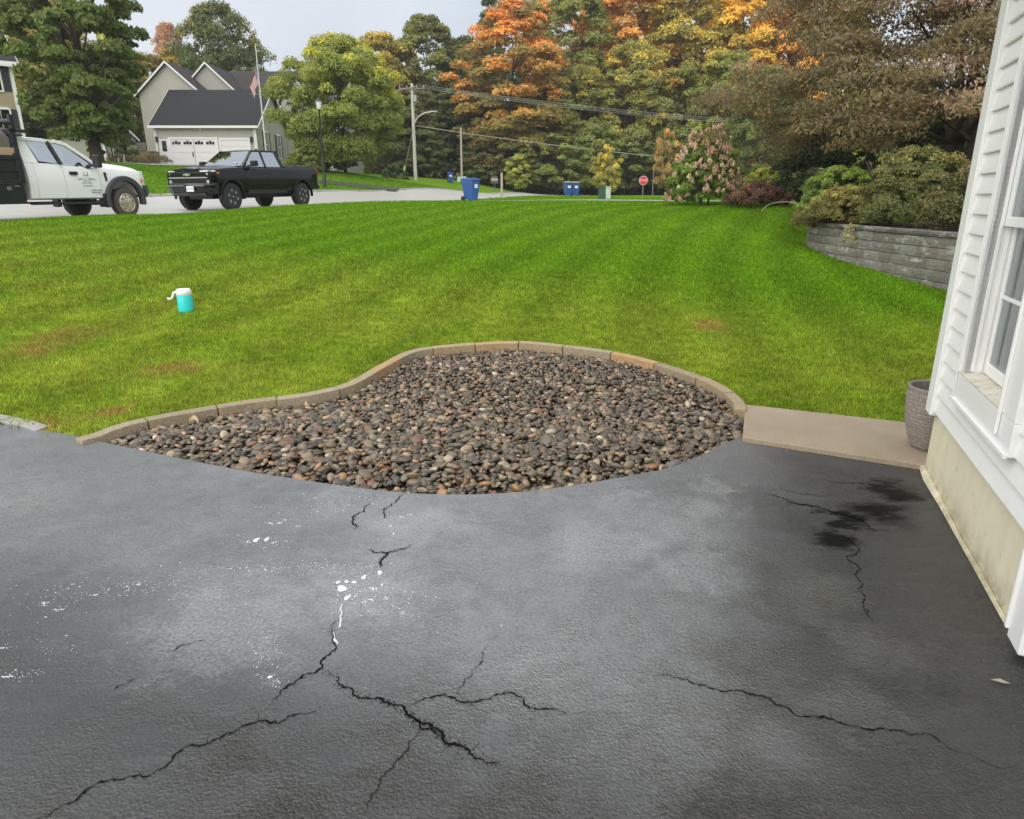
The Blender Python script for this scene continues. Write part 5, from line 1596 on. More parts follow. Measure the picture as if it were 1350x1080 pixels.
# ---------------------------------------------------------------- buildings across the street
def X_at(px, Y, py=262.0): return (px - 675.0) / (F * CP - (py - 540.0) * SP) * Y
def far(px, py, Y): return at_y(px, py, Y)
def gable(mb_wall, mb_roof, mb_trim, x0, x1, y0, y1, zb, ze, zr, ridge='x', over=.3):
    """walls with a gable roof; ridge along x or y"""
    th = .14
    if ridge == 'y':
        xm = (x0 + x1) / 2
        mb_wall.prism([(x0, zb), (x1, zb), (x1, ze), (xm, zr), (x0, ze)], 'xz', y0, y1)
        sl = (zr - ze) / (xm - x0)
        for a, b in ((x0 - over, xm), (x1 + over, xm)):
            za = ze - sl * over
            mb_roof.prism([(a, za + .02), (b, zr + .02), (b, zr + .02 + th), (a, za + .02 + th)], 'xz', y0 - over, y1 + over)
            mb_trim.prism([(a, za - .06), (b, zr - .06), (b, zr + .02 + th * .8), (a, za + .02 + th * .8)], 'xz', y0 - over - .05, y0 - over)
    else:
        ym = (y0 + y1) / 2
        mb_wall.prism([(y0, zb), (y1, zb), (y1, ze), (ym, zr), (y0, ze)], 'yz', x0, x1)
        sl = (zr - ze) / (ym - y0)
        for a, b in ((y0 - over, ym), (y1 + over, ym)):
            za = ze - sl * over
            mb_roof.prism([(a, za + .02), (b, zr + .02), (b, zr + .02 + th), (a, za + .02 + th)], 'yz', x0 - over, x1 + over)
            for xa in (x0 - over - .05, x1 + over): mb_trim.prism([(a, za - .06), (b, zr - .06), (b, zr + .02 + th * .8), (a, za + .02 + th * .8)], 'yz', xa, xa + .05)
        mb_trim.bb(x0 - over, x1 + over, y0 - over - .1, y0 - over, ze - sl * over - .02, ze - sl * over + .18)
def house_window(parent, c, w, h, face, shutters=True, rows=2):
    """face 'y': looks towards -y ; 'x': looks towards +x"""
    def bx(mb, u0, u1, z0, z1, d0, d1):
        if face == 'y': mb.bb(c[0] + u0, c[0] + u1, c[1] - d1, c[1] - d0, c[2] + z0, c[2] + z1)
        else: mb.bb(c[0] + d0, c[0] + d1, c[1] + u0, c[1] + u1, c[2] + z0, c[2] + z1)
    mb = MB(); f = .09
    bx(mb, -w / 2 - f, -w / 2, -h / 2 - f, h / 2 + f, 0, .07); bx(mb, w / 2, w / 2 + f, -h / 2 - f, h / 2 + f, 0, .07)
    bx(mb, -w / 2, w / 2, h / 2, h / 2 + f * 1.6, 0, .08); bx(mb, -w / 2, w / 2, -h / 2 - f, -h / 2, 0, .09); bx(mb, -w / 2, w / 2, -.03, .03, 0, .06)
    bx(mb, -.012, .012, -h / 2, -.03, 0, .05); bx(mb, -.012, .012, .03, h / 2, 0, .05)
    wo = mb.build('window', M['white_trim'], parent)
    g = MB(); bx(g, -w / 2, w / 2, -h / 2, h / 2, .0, .035); g.build('pane', M['dark_glass'], wo)
    if shutters:
        for s in (-1, 1):
            sb = MB()
            u0 = s * (w / 2 + f + .02); u1 = s * (w / 2 + f + .40)
            bx(sb, min(u0, u1), max(u0, u1), -h / 2 - .02, h / 2 + .05, 0, .05)
            for k in range(int(h / .12)): bx(sb, min(u0, u1) + .04, max(u0, u1) - .04, -h / 2 + .04 + k * .12, -h / 2 + .10 + k * .12, .05, .062)
            sb.build('shutter', M['shutter'], parent)
    return wo
YH = 64.0
gx0, gx1 = X_at(206, YH, 190), X_at(338.5, YH, 190)
gz = far(270, 218, YH).z
gh = empty('grey_house', (gx0, YH, gz), 'grey sided house with dark roof and white garage doors across the street', 'house')
GW = gx1 - gx0
def hz(py, Y): return far(300, py, Y).z - gz
W, RF, RB, TM = MB(), MB(), MB(), MB()
ez, rz_ = hz(165, YH), hz(121, YH + 4.5)
gable(W, RF, TM, 0, GW, 0, 9.0, -1.2, ez, rz_, 'x', .35)
TM.bb(-.05, .12, -.05, .1, -.3, ez - .1); TM.bb(GW - .18, GW + .05, -.05, .12, -.3, ez - .1)
# tall gable block behind, left
YA = YH + 5
ax0, ax1 = X_at(183, YA, 122) - gx0, X_at(266, YA, 122) - gx0
ae, ar = hz(124, YA), hz(83, YA)
gable(W, RB, TM, ax0, ax1, 5.0, 16, -1.2, ae, ar, 'y', .35)
# second gable
YB = YH + 8
b0, b1 = X_at(240, YB, 118) - gx0, X_at(311, YB, 118) - gx0
gable(W, RB, TM, b0, b1, 8.0, 16, 2.0, hz(121, YB), hz(84, YB), 'y', .3)
# main block to the right
m0, m1 = b1 - 3.0, X_at(452, YH + 10, 160) - gx0
gable(W, RB, TM, m0, m1, 9.4, 19, -1.2, hz(140, YH + 10), hz(96, YH + 14), 'x', .35)
gable(W, RB, TM, X_at(366, YH + 8, 120) - gx0, X_at(405, YH + 8, 120) - gx0, 8.8, 12, -1.2, hz(128, YH + 8), hz(100, YH + 8), 'y', .25)
W.build('wall', M['siding_grey'], gh); rfo = RF.build('roof', M['shingle_dark'], gh); RB.build('roof', M['shingle_brown'], gh)['label'] = 'brown grey upper roof'
TM.build('trim', M['white_trim'], gh)
def garage_door(x0, x1, top, lights):
    g = MB(); fz = .12
    fr = MB(); fr.bb(x0 - .18, x0, -.09, 0, -.1, top + .18); fr.bb(x1, x1 + .18, -.09, 0, -.1, top + .18); fr.bb(x0, x1, -.09, 0, top, top + .18)
    h = top / 4
    for k in range(4): g.bb(x0, x1, -.05, -.01, k * h + .012, (k + 1) * h - .012)
    g.bb(x0, x1, -.02, -.005, 0, top)
    d = g.build('garage_door', M['door_white'], gh)
    fr.build('frame', M['white_trim'], d)
    if lights:
        n_ = 4; w = (x1 - x0) / n_
        gl = MB()
        for k in range(n_):
            for q_ in range(3):
                xx = x0 + w * k + w * .12 + q_ * w * .26
                gl.bb(xx, xx + w * .22, -.06, -.05, 3 * h + .12, 3 * h + .12 + (.30 if q_ == 1 else .22))
        gl.build('pane', M['dark_glass'], d)
        hd = MB(); hd.bb((x0 + x1) / 2 - .015, (x0 + x1) / 2 + .015, -.06, -.05, .05, top - .05); hd.bb((x0 + x1) / 2 - .2, (x0 + x1) / 2 - .1, -.08, -.05, .7, 1.1); hd.build('door_hardware', M['ac_grey'], d)
dt = hz(184, YH)
garage_door(X_at(227, YH, 200) - gx0, X_at(286.5, YH, 200) - gx0, dt, True)
garage_door(X_at(293, YH, 200) - gx0, X_at(329, YH, 200) - gx0, dt - .05, False)
dx0, dx1 = X_at(213, YH, 200) - gx0, X_at(223.5, YH, 200) - gx0
d = MB().bb(dx0, dx1, -.06, -.01, 0, dt + .02).build('door', M['door_white'], gh)
MB().bb(dx0 + .15, dx1 - .15, -.08, -.06, 1.15, 2.0).build('window', M['dark_glass'], d)
fr = MB(); fr.bb(dx0 - .1, dx0, -.07, 0, 0, dt + .12); fr.bb(dx1, dx1 + .1, -.07, 0, 0, dt + .12); fr.build('frame', M['white_trim'], d)
for xx in (X_at(210.5, YH, 195) - gx0 - .1, X_at(333, YH, 195) - gx0):
    MB().bb(xx - .1, xx + .1, -.22, 0, 1.9, 2.35).build('wall_lamp', M['lamp_post'], gh, bevel=.04)
fl = MB(); fl.lathe([(.0, .0), (.12, .02), (.1, .14), (0, .16)], 10, (GW * .46, -.1, ez - .45)); fl.build('flood_light', M['lamp_glass'], gh)
for px_, in ((358,), (385,)):
    yy = 2.6 if px_ < 370 else 6.0
    house_window(gh, (GW, yy, 1.9), .95, 2.0, 'x')
# porch columns and windows of the main block
my = 9.4
for px_ in (425, 436, 450):
    xx = X_at(px_, YH + 7, 195) - gx0
    MB().bb(xx - .14, xx + .14, my - 2.6, my - 2.35, -.2, 3.0).build('porch_column', M['white_trim'], gh)
MB().bb(X_at(418, YH + 7, 195) - gx0, X_at(455, YH + 7, 195) - gx0, my - 2.7, my, 3.0, 3.5).build('porch_roof', M['white_trim'], gh)
for px_, z in ((412, 4.9), (430, 4.9), (430, 1.4)): house_window(gh, (X_at(px_, YH + 9, 175) - gx0, my, z), 1.0, 1.6, 'y')
# pale drive and apron in front of the garage
ap = MB(); n_ = 14; vs = []
for i in range(n_ + 1):
    t_ = i / n_
    for w in range(7):
        x = lerp(lerp(gx0 - 1, gx1 + .3, w / 6), X_at(190, 52) + lerp(-9, -6, w / 6), t_ ** 1.6); y = lerp(YH - .02, 50, t_)
        vs.append((x, y, tz1(x, y) + .10))
ap.add(vs, [(i * 7 + j, i * 7 + j + 1, (i + 1) * 7 + j + 1, (i + 1) * 7 + j) for i in range(n_) for j in range(6)])
tag(ap.build('driveway', M['kerb_pale'], None), 'pale driveway in front of the grey house garage', kind='structure')

# grey shed behind the white truck
sY = 58.0
s0 = far(112, 203, sY); s1 = X_at(138, sY, 195)
sh = empty('garden_shed', s0, 'small grey shed with white corner behind the big maple trunk', 'shed')
W, RF, TM = MB(), MB(), MB()
gable(W, RF, TM, -2, s1 - s0.x, 0, 5, -1, far(112, 178, sY).z - s0.z, far(112, 158, sY).z - s0.z, 'x', .2)
TM.bb(s1 - s0.x - .1, s1 - s0.x + .06, -.06, .05, -.5, far(112, 178, sY).z - s0.z)
W.build('wall', M['siding_grey'], sh); RF.build('roof', M['shingle_dark'], sh); TM.build('trim', M['white_trim'], sh)
# grey horizontal board fence
fY = 60.0
f0, f1 = far(161, 213, fY), X_at(192, fY, 205)
fe = empty('board_fence', f0, 'weathered grey horizontal board fence left of the grey house', 'fence')
hh = far(161, 188, fY).z - f0.z
nb_ = 7
for k in range(nb_):
    MB().bb(0, f1 - f0.x, 0, .03, hh * k / nb_ + .03, hh * (k + 1) / nb_ - .04).build('board', M['weathered_wood'], fe)
for k in range(3):
    xx = (f1 - f0.x) * k / 2
    MB().bb(xx - .06, xx + .06, .03, .13, -.3, hh + .05).build('post', M['weathered_wood'], fe)
for i, (px_, nm) in enumerate(((151, 'thin wooden stake nearest the white truck mirror by the low hedge'), (157, 'thin wooden stake in the middle of three by the low hedge'), (165, 'thin wooden stake just in front of the board fence end'))):
    p = far(px_, 216, 57)
    tag(MB().bb(-.04, .04, -.04, .04, -.4, .95).build('stake', M['pale_wood'], None, loc=p), nm, 'stake', 'wooden stakes by the hedge')
p = far(202, 216, 62.5)
ac = empty('air_conditioner', p, 'dark outdoor air conditioner unit beside the grey house wall', 'air conditioner')
MB().bb(-.45, .45, -.4, .4, -.2, 1.0).build('case', M['ac_grey'], ac, bevel=.03); MB().bb(-.40, .40, -.42, -.40, .1, .9).build('vent_panel', M['black_plastic'], ac)

# beige house, far left
bY = 46.0
bxr = X_at(28.7, bY, 161); bz = far(27, 190, bY).z
bh = empty('beige_house', (bxr, bY, bz), 'beige sided two storey house with black shutters at the left edge', 'house', rz=math.radians(40))
W, RF, TM = MB(), MB(), MB()
be = far(27, 82, bY).z - bz
gable(W, RF, TM, -11, 0, 0, 8, -1.5, be, be + 2.3, 'x', .35)
TM.bb(-.14, .05, -.06, .1, -1, be - .1)
W.build('wall', M['siding_beige'], bh); RF.build('roof', M['shingle_dark'], bh); TM.build('trim', M['white_trim'], bh)
def bw(px_, py0, py1, w): 
    za, zb = far(px_, py0, bY).z - bz, far(px_, py1, bY).z - bz
    house_window(bh, (px_, 0, (za + zb) / 2), w, za - zb, 'y')
bw(-1.08, 84, 121, .8); bw(-1.0, 146, 180, .9); bw(-4.2, 84, 121, .8); bw(-4.2, 146, 180, .8)
gt = MB().bb(-11.3, .4, -.5, -.36, be - .32, be - .18).build('gutter', M['white_trim'], bh)

# ---------------------------------------------------------------- street furniture
p = at_y(428.5, 248, 43.5)
lamp = empty('street_lamp', p, 'tall dark street lamp post with glass lantern by the round tree', 'street lamp')
LH = at_y(428, 129, 43.5).z - p.z
MB().lathe([(.11, -.3), (.11, .7), (.085, .75), (.07, .9), (.055, LH - .75), (.07, LH - .7), (.07, LH - .62), (.0, LH - .6)], 12).build('post', M['lamp_post'], lamp, smooth=True)
MB().lathe([(.07, LH - .62), (.11, LH - .55), (.19, LH - .18), (.0, LH - .17)], 6).build('lantern', M['lamp_glass'], lamp)
MB().lathe([(.24, LH - .2), (.22, LH - .15), (.08, LH - .05), (.03, LH + .05), (0, LH + .06)], 6).build('lantern_cap', M['lamp_post'], lamp)
# flag pole
p = at_y(351, 203, 50)
fp = empty('flagpole', p, 'white flagpole with a limp striped flag in front of the grey house', 'flagpole')
FH = at_y(338, 60, 50).z - p.z
MB().lathe([(.055, -.5), (.05, 1), (.03, FH), (0, FH + .02)], 10).build('pole', M['flag_pole'], fp, smooth=True)
MB().lathe([(0, FH), (.06, FH + .05), (.0, FH + .11)], 10).build('finial', M['guard_yellow'], fp, smooth=True)
ftop = at_y(339, 85, 50).z - p.z; flen = at_y(339, 85, 50).z - at_y(339, 133, 50).z
fv, fq, ft = [], [], []
nu, nv = 40, 27
for i in range(nu):
    for j in range(nv):
        u, v_ = i / (nu - 1), j / (nv - 1)
        # hanging flag: fly end drops down, cloth gathered in folds near the pole
        drop = u * flen * .62
        x = -.04 - .55 * u * (1 - .25 * v_) - .05 * math.sin(u * 9 + v_ * 3)
        y = -.10 * math.sin(u * 14 + v_ * 2) * (.3 + u)
        z = ftop - v_ * flen * .42 - drop * (1 - .12 * v_)
        fv.append((x, y, z))
        if u < .4 and v_ < 7 / 13:
            star = (i % 3 == 1 and j % 3 == 1)
            ft.append((.8, .8, .82) if star else (.16, .18, .34))
        else:
            ft.append((.55, .14, .15) if int(v_ * 12.99) % 2 == 0 else (.85, .80, .78))
for i in range(nu - 1):
    for j in range(nv - 1): fq.append((i * nv + j, i * nv + j + 1, (i + 1) * nv + j + 1, (i + 1) * nv + j))
link('flag', np_mesh('flag', np.array(fv), np.array(fq), M['flag'], {'tone': np.array(ft)}, smooth=True), fp)

# utility pole, street light arm, wires
UY = 75.0
p = at_y(548, 238, UY)
up = empty('utility_pole', p, 'tall pale utility pole with a street light arm before the woods', 'utility pole')
UH = at_y(548, 110, UY).z - p.z
MB().lathe([(.20, -.5), (.19, 1), (.13, UH), (0, UH + .02)], 12).build('pole', M['pole_grey'], up, smooth=True)
ca = MB(); ca.bb(-1.3, 1.3, -.2, -.08, UH - .55, UH - .42); ca.build('crossarm', M['weathered_wood'], up)
for xx in (-1.2, -.5, .5, 1.2):
    MB().lathe([(.03, UH - .42), (.07, UH - .36), (.05, UH - .3), (.07, UH - .25), (0, UH - .2)], 8, (xx, -.14, 0)).build('insulator', M['pale_wood'], up)
tr_ = MB().lathe([(0, UH - 1.75), (.2, UH - 1.72), (.2, UH - 1.15), (0, UH - 1.1)], 12, (.3, -.25, 0)); tr_.build('transformer', M['sign_back'], up, smooth=True)
lz = at_y(575, 148, UY).z - p.z; lx = X_at(575, UY, 148) - p.x
arm = MB().tube([(.15, -.1, lz - 1.0), (.5, -.3, lz - .5), (1.2, -.4, lz - .12), (lx - .4, -.4, lz)], .07, 8).build('lamp_arm', M['pole_grey'], up, smooth=True)
MB().loft([[(lx - .5, -.5, lz - .05), (lx - .5, -.3, lz - .05), (lx - .5, -.3, lz + .1), (lx - .5, -.5, lz + .1)], [(lx + .2, -.55, lz - .1), (lx + .2, -.25, lz - .1), (lx + .2, -.25, lz + .05), (lx + .2, -.55, lz + .05)]]).build('lamp_head', M['sign_back'], arm, bevel=.04)
p2 = at_y(609, 240, 78)
sp_ = empty('utility_pole', p2, 'shorter thin wooden pole standing right of the street light', 'utility pole')
MB().lathe([(.14, -.5), (.13, 1), (.11, at_y(609, 168, 78).z - p2.z), (0, at_y(609, 168, 78).z - p2.z + .02)], 10).build('pole', M['pale_wood'], sp_, smooth=True)
MB().bb(-.5, .5, -.16, -.06, .0, .55).build('meter_box', M['box_pale'], sp_)
def wire(a, b, sag, r, name):
    pts = []
    for k in range(25):
        t_ = k / 24
        q_ = a.lerp(b, t_); pts.append((q_.x, q_.y, q_.z - sag * 4 * t_ * (1 - t_)))
    return tag(MB().tube(pts, r, 5).build('overhead_wire', M['wire'], None), name, 'wire', 'overhead wires from the utility pole')
for i, (py, pe, nm) in enumerate(((111, 168, 'topmost overhead wire running right from the utility pole top'), (113.5, 170.5, 'second overhead wire just below the topmost one'), (116, 173, 'third overhead wire of the upper bundle'))):
    wire(at_y(549 + i * 3, py, UY), at_y(1240, pe, 79), .9, .015, nm)
wire(at_y(549, 166, UY), at_y(1240, 228, 79), .9, .032, 'thick lower cable running right from halfway up the pole')
wire(at_y(549, 114, UY), at_y(330, 124, 60), .5, .03, 'overhead wire running left from the pole behind the round tree')
gw = wire(at_y(549, 150, UY), at_y(531, 236, UY - 1), 0, .02, 'slanting guy wire left of the utility pole'); 
tag(MB().bar((0, 0, 0), at_y(534, 219, UY - 1) - at_y(530, 238, UY - 1), .14, .14).build('guy_guard', M['guard_yellow'], None, loc=at_y(530, 238, UY - 1)), 'pale yellow plastic guard on the guy wire foot', 'wire guard')

# wheeled rubbish bins
def bin_proto(label, litter=False):
    b = empty('wheeled_bin', (0, 0, 0), label, 'bin', 'blue wheeled bins')
    w0, w1, d0_, d1_, h = .21, .29, .24, .34, .98
    rg = [[(-w0, -d0_, .06), (w0, -d0_, .06), (w0, d0_, .12), (-w0, d0_, .12)], [(-w1 * .97, -d1_ * .97, .86), (w1 * .97, -d1_ * .97, .86), (w1 * .97, d1_, .86), (-w1 * .97, d1_, .86)], [(-w1, -d1_, .87), (w1, -d1_, .87), (w1, d1_, .87), (-w1, d1_, .87)], [(-w1, -d1_, h), (w1, -d1_, h), (w1, d1_, h), (-w1, d1_, h)]]
    MB().loft(rg).build('bin_body', M['bin_blue'], b, bevel=.015)
    ld = MB().loft([[(-w1 - .02, -d1_ - .04, h + .002), (w1 + .02, -d1_ - .04, h + .002), (w1 + .02, d1_ + .06, h + .002), (-w1 - .02, d1_ + .06, h + .002)], [(-w1 - .02, -d1_ - .04, h + .03), (w1 + .02, -d1_ - .04, h + .03), (w1 + .02, d1_ + .06, h + .06), (-w1 - .02, d1_ + .06, h + .06)], [(-w1 + .06, -d1_ + .06, h + .08), (w1 - .06, -d1_ + .06, h + .08), (w1 - .06, d1_ - .04, h + .11), (-w1 + .06, d1_ - .04, h + .11)]])
    l_ = ld.build('lid', M['bin_lid'], b, bevel=.01)
    MB().tube([(-w1, d1_ + .09, .93), (w1, d1_ + .09, .93)], .018, 8).build('handle', M['bin_lid'], b)
    for s in (-1, 1):
        MB().lathe([(.0, s * .235), (.12, s * .235), (.125, s * .25), (.125, s * .29), (.12, s * .30), (0, s * .30)], 18, (0, 0, 0), 'x').build('wheel', M['rubber'], b, loc=(0, .27, .125), smooth=True)
    MB().bb(-.12, .12, -d1_ * .985, -d1_ * .955, .62, .80).build('label_patch', M['plate_white'], b)
    if litter: MB().loft([[(-w1 + .04, -d1_ + .02, h + .075), (w1 - .05, -d1_ + .02, h + .075), (w1 - .04, d1_ - .06, h + .085), (-w1 + .03, d1_ - .02, h + .085)], [(-w1 + .1, -d1_ + .1, h + .13), (w1 - .1, -d1_ + .1, h + .12), (w1 - .1, d1_ - .1, h + .13), (-w1 + .1, d1_ - .1, h + .14)]]).build('leaf_litter', M['leaf_litter'], b)
    return b
b1 = bin_proto('blue wheeled bin nearest, standing alone at the street edge'); b1.location = at_y(621, 266, 37.5); b1.rotation_euler = (0, 0, .95); b1.scale = (1.08, 1.08, 1.08)
b1.location.z = tz1(b1.location.x, b1.location.y) + .03
b2 = bin_proto('left blue bin of the touching pair with leaves on its lid', True); b2.location = at_y(748.5, 258, 57); b2.rotation_euler = (0, 0, .25)
b3 = bin_proto('right blue bin of the touching pair with leaves on its lid', True); b3.location = at_y(758.5, 258, 57.3); b3.rotation_euler = (0, 0, .1)
for b in (b2, b3): b.location.z = tz1(b.location.x, b.location.y) + .02
b4 = bin_proto('far blue bin beside the thin wooden pole at the woods'); b4.location = at_y(594, 243, 76); b4.rotation_euler = (0, 0, .2); b4.location.z = tz1(b4.location.x, b4.location.y)
# mailbox on its post and the wooden post
p = at_y(661.5, 262, 45)
p.z = tz1(p.x, p.y)
mh = at_y(661.5, 228, 45).z - p.z
tag(MB().bb(-.07, .07, -.07, .07, -.3, mh).build('wooden_post', M['pale_wood'], None, loc=p, bevel=.01), 'bare wooden post standing right of the dark mailbox', 'post')
p = at_y(652, 258, 70); p.z = tz1(p.x, p.y)
mx = empty('mailbox', p, 'dark grey mailbox on a post behind the bare wooden post', 'mailbox')
zz = at_y(652, 237, 70).z - p.z
MB().bb(-.05, .05, -.05, .05, -.3, zz - .3).build('post', M['weathered_wood'], mx)
mbx = []
for y in (-.4, .4): mbx.append([(-.38, y, zz - .35), (.38, y, zz - .35), (.38, y, zz + .1)] + [(.38 * math.cos(a), y, zz + .1 + .28 * math.sin(a)) for a in (PI * .2, PI * .35, PI * .5, PI * .65, PI * .8)] + [(-.38, y, zz + .1)])
MB().loft(mbx).build('box', M['ac_grey'], mx)
MB().bb(-.3, .3, -.42, -.40, zz - .1, zz + .1).build('box_front', M['sign_back'], mx)
# utility boxes on the verge
p = at_y(793.5, 264, 34); p.z = tz1(p.x, p.y)
ub = empty('utility_box', p, 'dark green utility pedestal box on the grass', 'utility box')
hb_ = at_y(793, 247, 34).z - p.z
MB().loft([[(-.17, -.15, -.1), (.17, -.15, -.1), (.17, .15, -.1), (-.17, .15, -.1)], [(-.15, -.13, hb_ - .05), (.15, -.13, hb_ - .05), (.15, .13, hb_ - .05), (-.15, .13, hb_ - .05)]]).build('case', M['box_green'], ub, bevel=.01)
MB().bb(-.17, .17, -.15, .15, hb_ - .05, hb_).build('lid', M['box_green'], ub, bevel=.015)
p = at_y(801, 263, 36); p.z = tz1(p.x, p.y)
ub = empty('utility_box', p, 'pale grey green utility pedestal just right of the dark green one', 'utility box')
hb_ = at_y(801, 246, 36).z - p.z
MB().loft([[(-.13, -.12, -.1), (.13, -.12, -.1), (.13, .12, -.1), (-.13, .12, -.1)], [(-.11, -.10, hb_ - .04), (.13, -.10, hb_ - .04), (.13, .10, hb_ - .04), (-.11, .10, hb_ - .04)]]).build('case', M['box_pale'], ub, bevel=.01)
MB().bb(-.13, .15, -.13, .13, hb_ - .04, hb_).build('lid', M['box_pale'], ub, bevel=.01)
# stop sign
p = at_y(847, 258, 70); p.z = tz1(p.x, p.y)
ss = empty('stop_sign', p, 'small red octagonal stop sign in front of the dark woods', 'sign')
sz_ = at_y(847, 238, 70).z - p.z
MB().lathe([(.035, -.4), (.035, sz_ + .3), (0, sz_ + .3)], 8).build('post', M['sign_back'], ss)
oc = lambda r_: [(r_ * math.cos(PI / 8 + k * PI / 4), r_ * math.sin(PI / 8 + k * PI / 4)) for k in range(8)]
pl_ = MB().prism([(x, z + sz_) for x, z in oc(.44)], 'xz', -.055, -.04).build('sign_border', M['sign_white'], ss)
MB().prism([(x, z + sz_) for x, z in oc(.41)], 'xz', -.065, -.056).build('sign_plate', M['sign_red'], ss)
text_mesh('lettering', 'STOP', .30, M['sign_white'], ss, (0, -.068, sz_), (PI / 2, 0, 0), .002)
p = at_y(860, 258, 72); p.z = tz1(p.x, p.y)
tag(MB().lathe([(.04, -.4), (.04, 2.4), (0, 2.42)], 8).build('sign_post', M['sign_back'], None, loc=p), 'thin bare metal post right of the stop sign', 'post')
# pale outbuildings glimpsed through the trees
def outbuilding(px0, px1, pyb, pyt, Y, label, rise=.9):
    a = at_y(px0, pyb, Y); w = X_at(px1, Y) - a.x; h = at_y(px0, pyt, Y).z - a.z
    o = empty('outbuilding', a, label, 'building')
    W, RF, TM = MB(), MB(), MB()
    gable(W, RF, TM, 0, w, 0, 5, -1.5, h, h + rise, 'x', .3)
    W.build('wall', M['shed_white'], o); RF.build('roof', M['shingle_brown'], o); TM.build('trim', M['white_trim'], o)
outbuilding(569, 595, 231, 207, 92, 'white outbuilding seen between trunks right of the utility pole')
outbuilding(552, 560, 228, 213, 95, 'narrow white wall piece just right of the utility pole', .4)
outbuilding(626, 640, 232, 222, 90, 'small white shape low under the orange tree', .3)

# water jug on the lawn
p = hit(246, 412, 5, 14)
p.z += .018
jg = empty('water_jug', p, 'turquoise water jug with white lid standing on the lawn', 'jug')
s_ = .27 / .27
MB().lathe([(.078, -.01), (.086, .006), (.088, .03), (.087, .19), (.084, .198), (0, .2)], 28).build('jug_body', M['jug_blue'], jg, smooth=True)
MB().lathe([(.0, .195), (.086, .195), (.09, .20), (.091, .235), (.082, .262), (.072, .272), (0, .274)], 28).build('lid', M['jug_white'], jg, smooth=True)
MB().tube([(-.075, -.02, .235), (-.11, -.03, .225), (-.13, -.035, .17), (-.155, -.04, .15), (-.18, -.045, .153), (-.185, -.045, .175)], [.018, .017, .014, .013, .013, .011], 10).build('spout_handle', M['jug_white'], jg, smooth=True)
# ---------------------------------------------------------------- trees and shrubs
def crown_mesh(name, seed, Hh, base, rad, n, leaf, shape, ncl, clr=.24, flat=.6, inner=.25, droop=0.0, asp=.62):
    r = np.random.default_rng(seed)
    u = r.uniform(0, 1, ncl) ** (.85 if shape != 'spire' else 1.2)
    if shape == 'round': pr = np.sqrt(np.clip(1 - (2 * u - .95) ** 2, .04, 1))
    elif shape == 'oval': pr = np.clip(np.sin(PI * np.clip(u * .86 + .10, 0, 1)), .08, 1) ** .65
    elif shape == 'spire': pr = np.clip((1 - u) ** .75, .06, 1)
    elif shape == 'dome': pr = np.sqrt(np.clip(1 - u ** 2.2, .05, 1))
    else: pr = np.clip(1.05 - .75 * u ** 1.6, .1, 1)          # broad, hanging to the ground
    az = r.uniform(0, 2 * PI, ncl)
    lob = 1 + .16 * np.sin(az * 3 + r.uniform(0, 6)) + .10 * np.sin(az * 5 + u * 7)
    rr = rad * pr * lob * np.sqrt(r.uniform(inner, 1, ncl))
    cz = base + (Hh - base) * u
    cen = np.stack([rr * np.cos(az), rr * np.sin(az), cz - droop * (rr / rad) ** 2], -1)
    cr = rad * clr * r.uniform(.55, 1.25, ncl) * np.clip(1.15 - .4 * u, .5, 1.2)
    w = cr ** 2; w /= w.sum()
    ci = r.choice(ncl, n, p=w)
    d = r.normal(size=(n, 3)); d /= np.linalg.norm(d, axis=1)[:, None]
    d[:, 2] = np.where(d[:, 2] < -.3, -d[:, 2] * .6, d[:, 2])
    q = r.uniform(.35, 1, n) ** .5
    off = d * (cr[ci] * q)[:, None]; off[:, 2] *= flat
    P = cen[ci] + off
    out = P - np.array([0, 0, (base + Hh) / 2]); out /= np.linalg.norm(out, axis=1)[:, None] + 1e-6
    nr = d * .6 + np.array([0, 0, .35]) + out * .5 + r.normal(size=(n, 3)) * .55
    nr /= np.linalg.norm(nr, axis=1)[:, None]
    a = np.cross(nr, r.normal(size=(n, 3))); a /= np.linalg.norm(a, axis=1)[:, None] + 1e-6
    a[:, 2] -= droop * 1.2; a /= np.linalg.norm(a, axis=1)[:, None]
    b = np.cross(nr, a)
    L = (leaf * r.uniform(.6, 1.35, n))[:, None]
    Wd = L * asp
    V = np.stack([P - a * L * .5, P + b * Wd * .5 - nr * L * .12, P + a * L * .5 - nr * L * .10, P - b * Wd * .5 - nr * L * .12], 1).reshape(-1, 3)
    Q = np.arange(n * 4).reshape(n, 4)
    rp = lambda x: np.repeat(x, 4)
    cl = r.uniform(0, 1, ncl)
    return np_mesh(name, V, Q, M['leaf'], {'rnd': rp(r.uniform(0, 1, n)), 'clump': rp(cl[ci]), 'hgt': rp(np.clip((P[:, 2] - base) / (Hh - base), 0, 1))}), cen
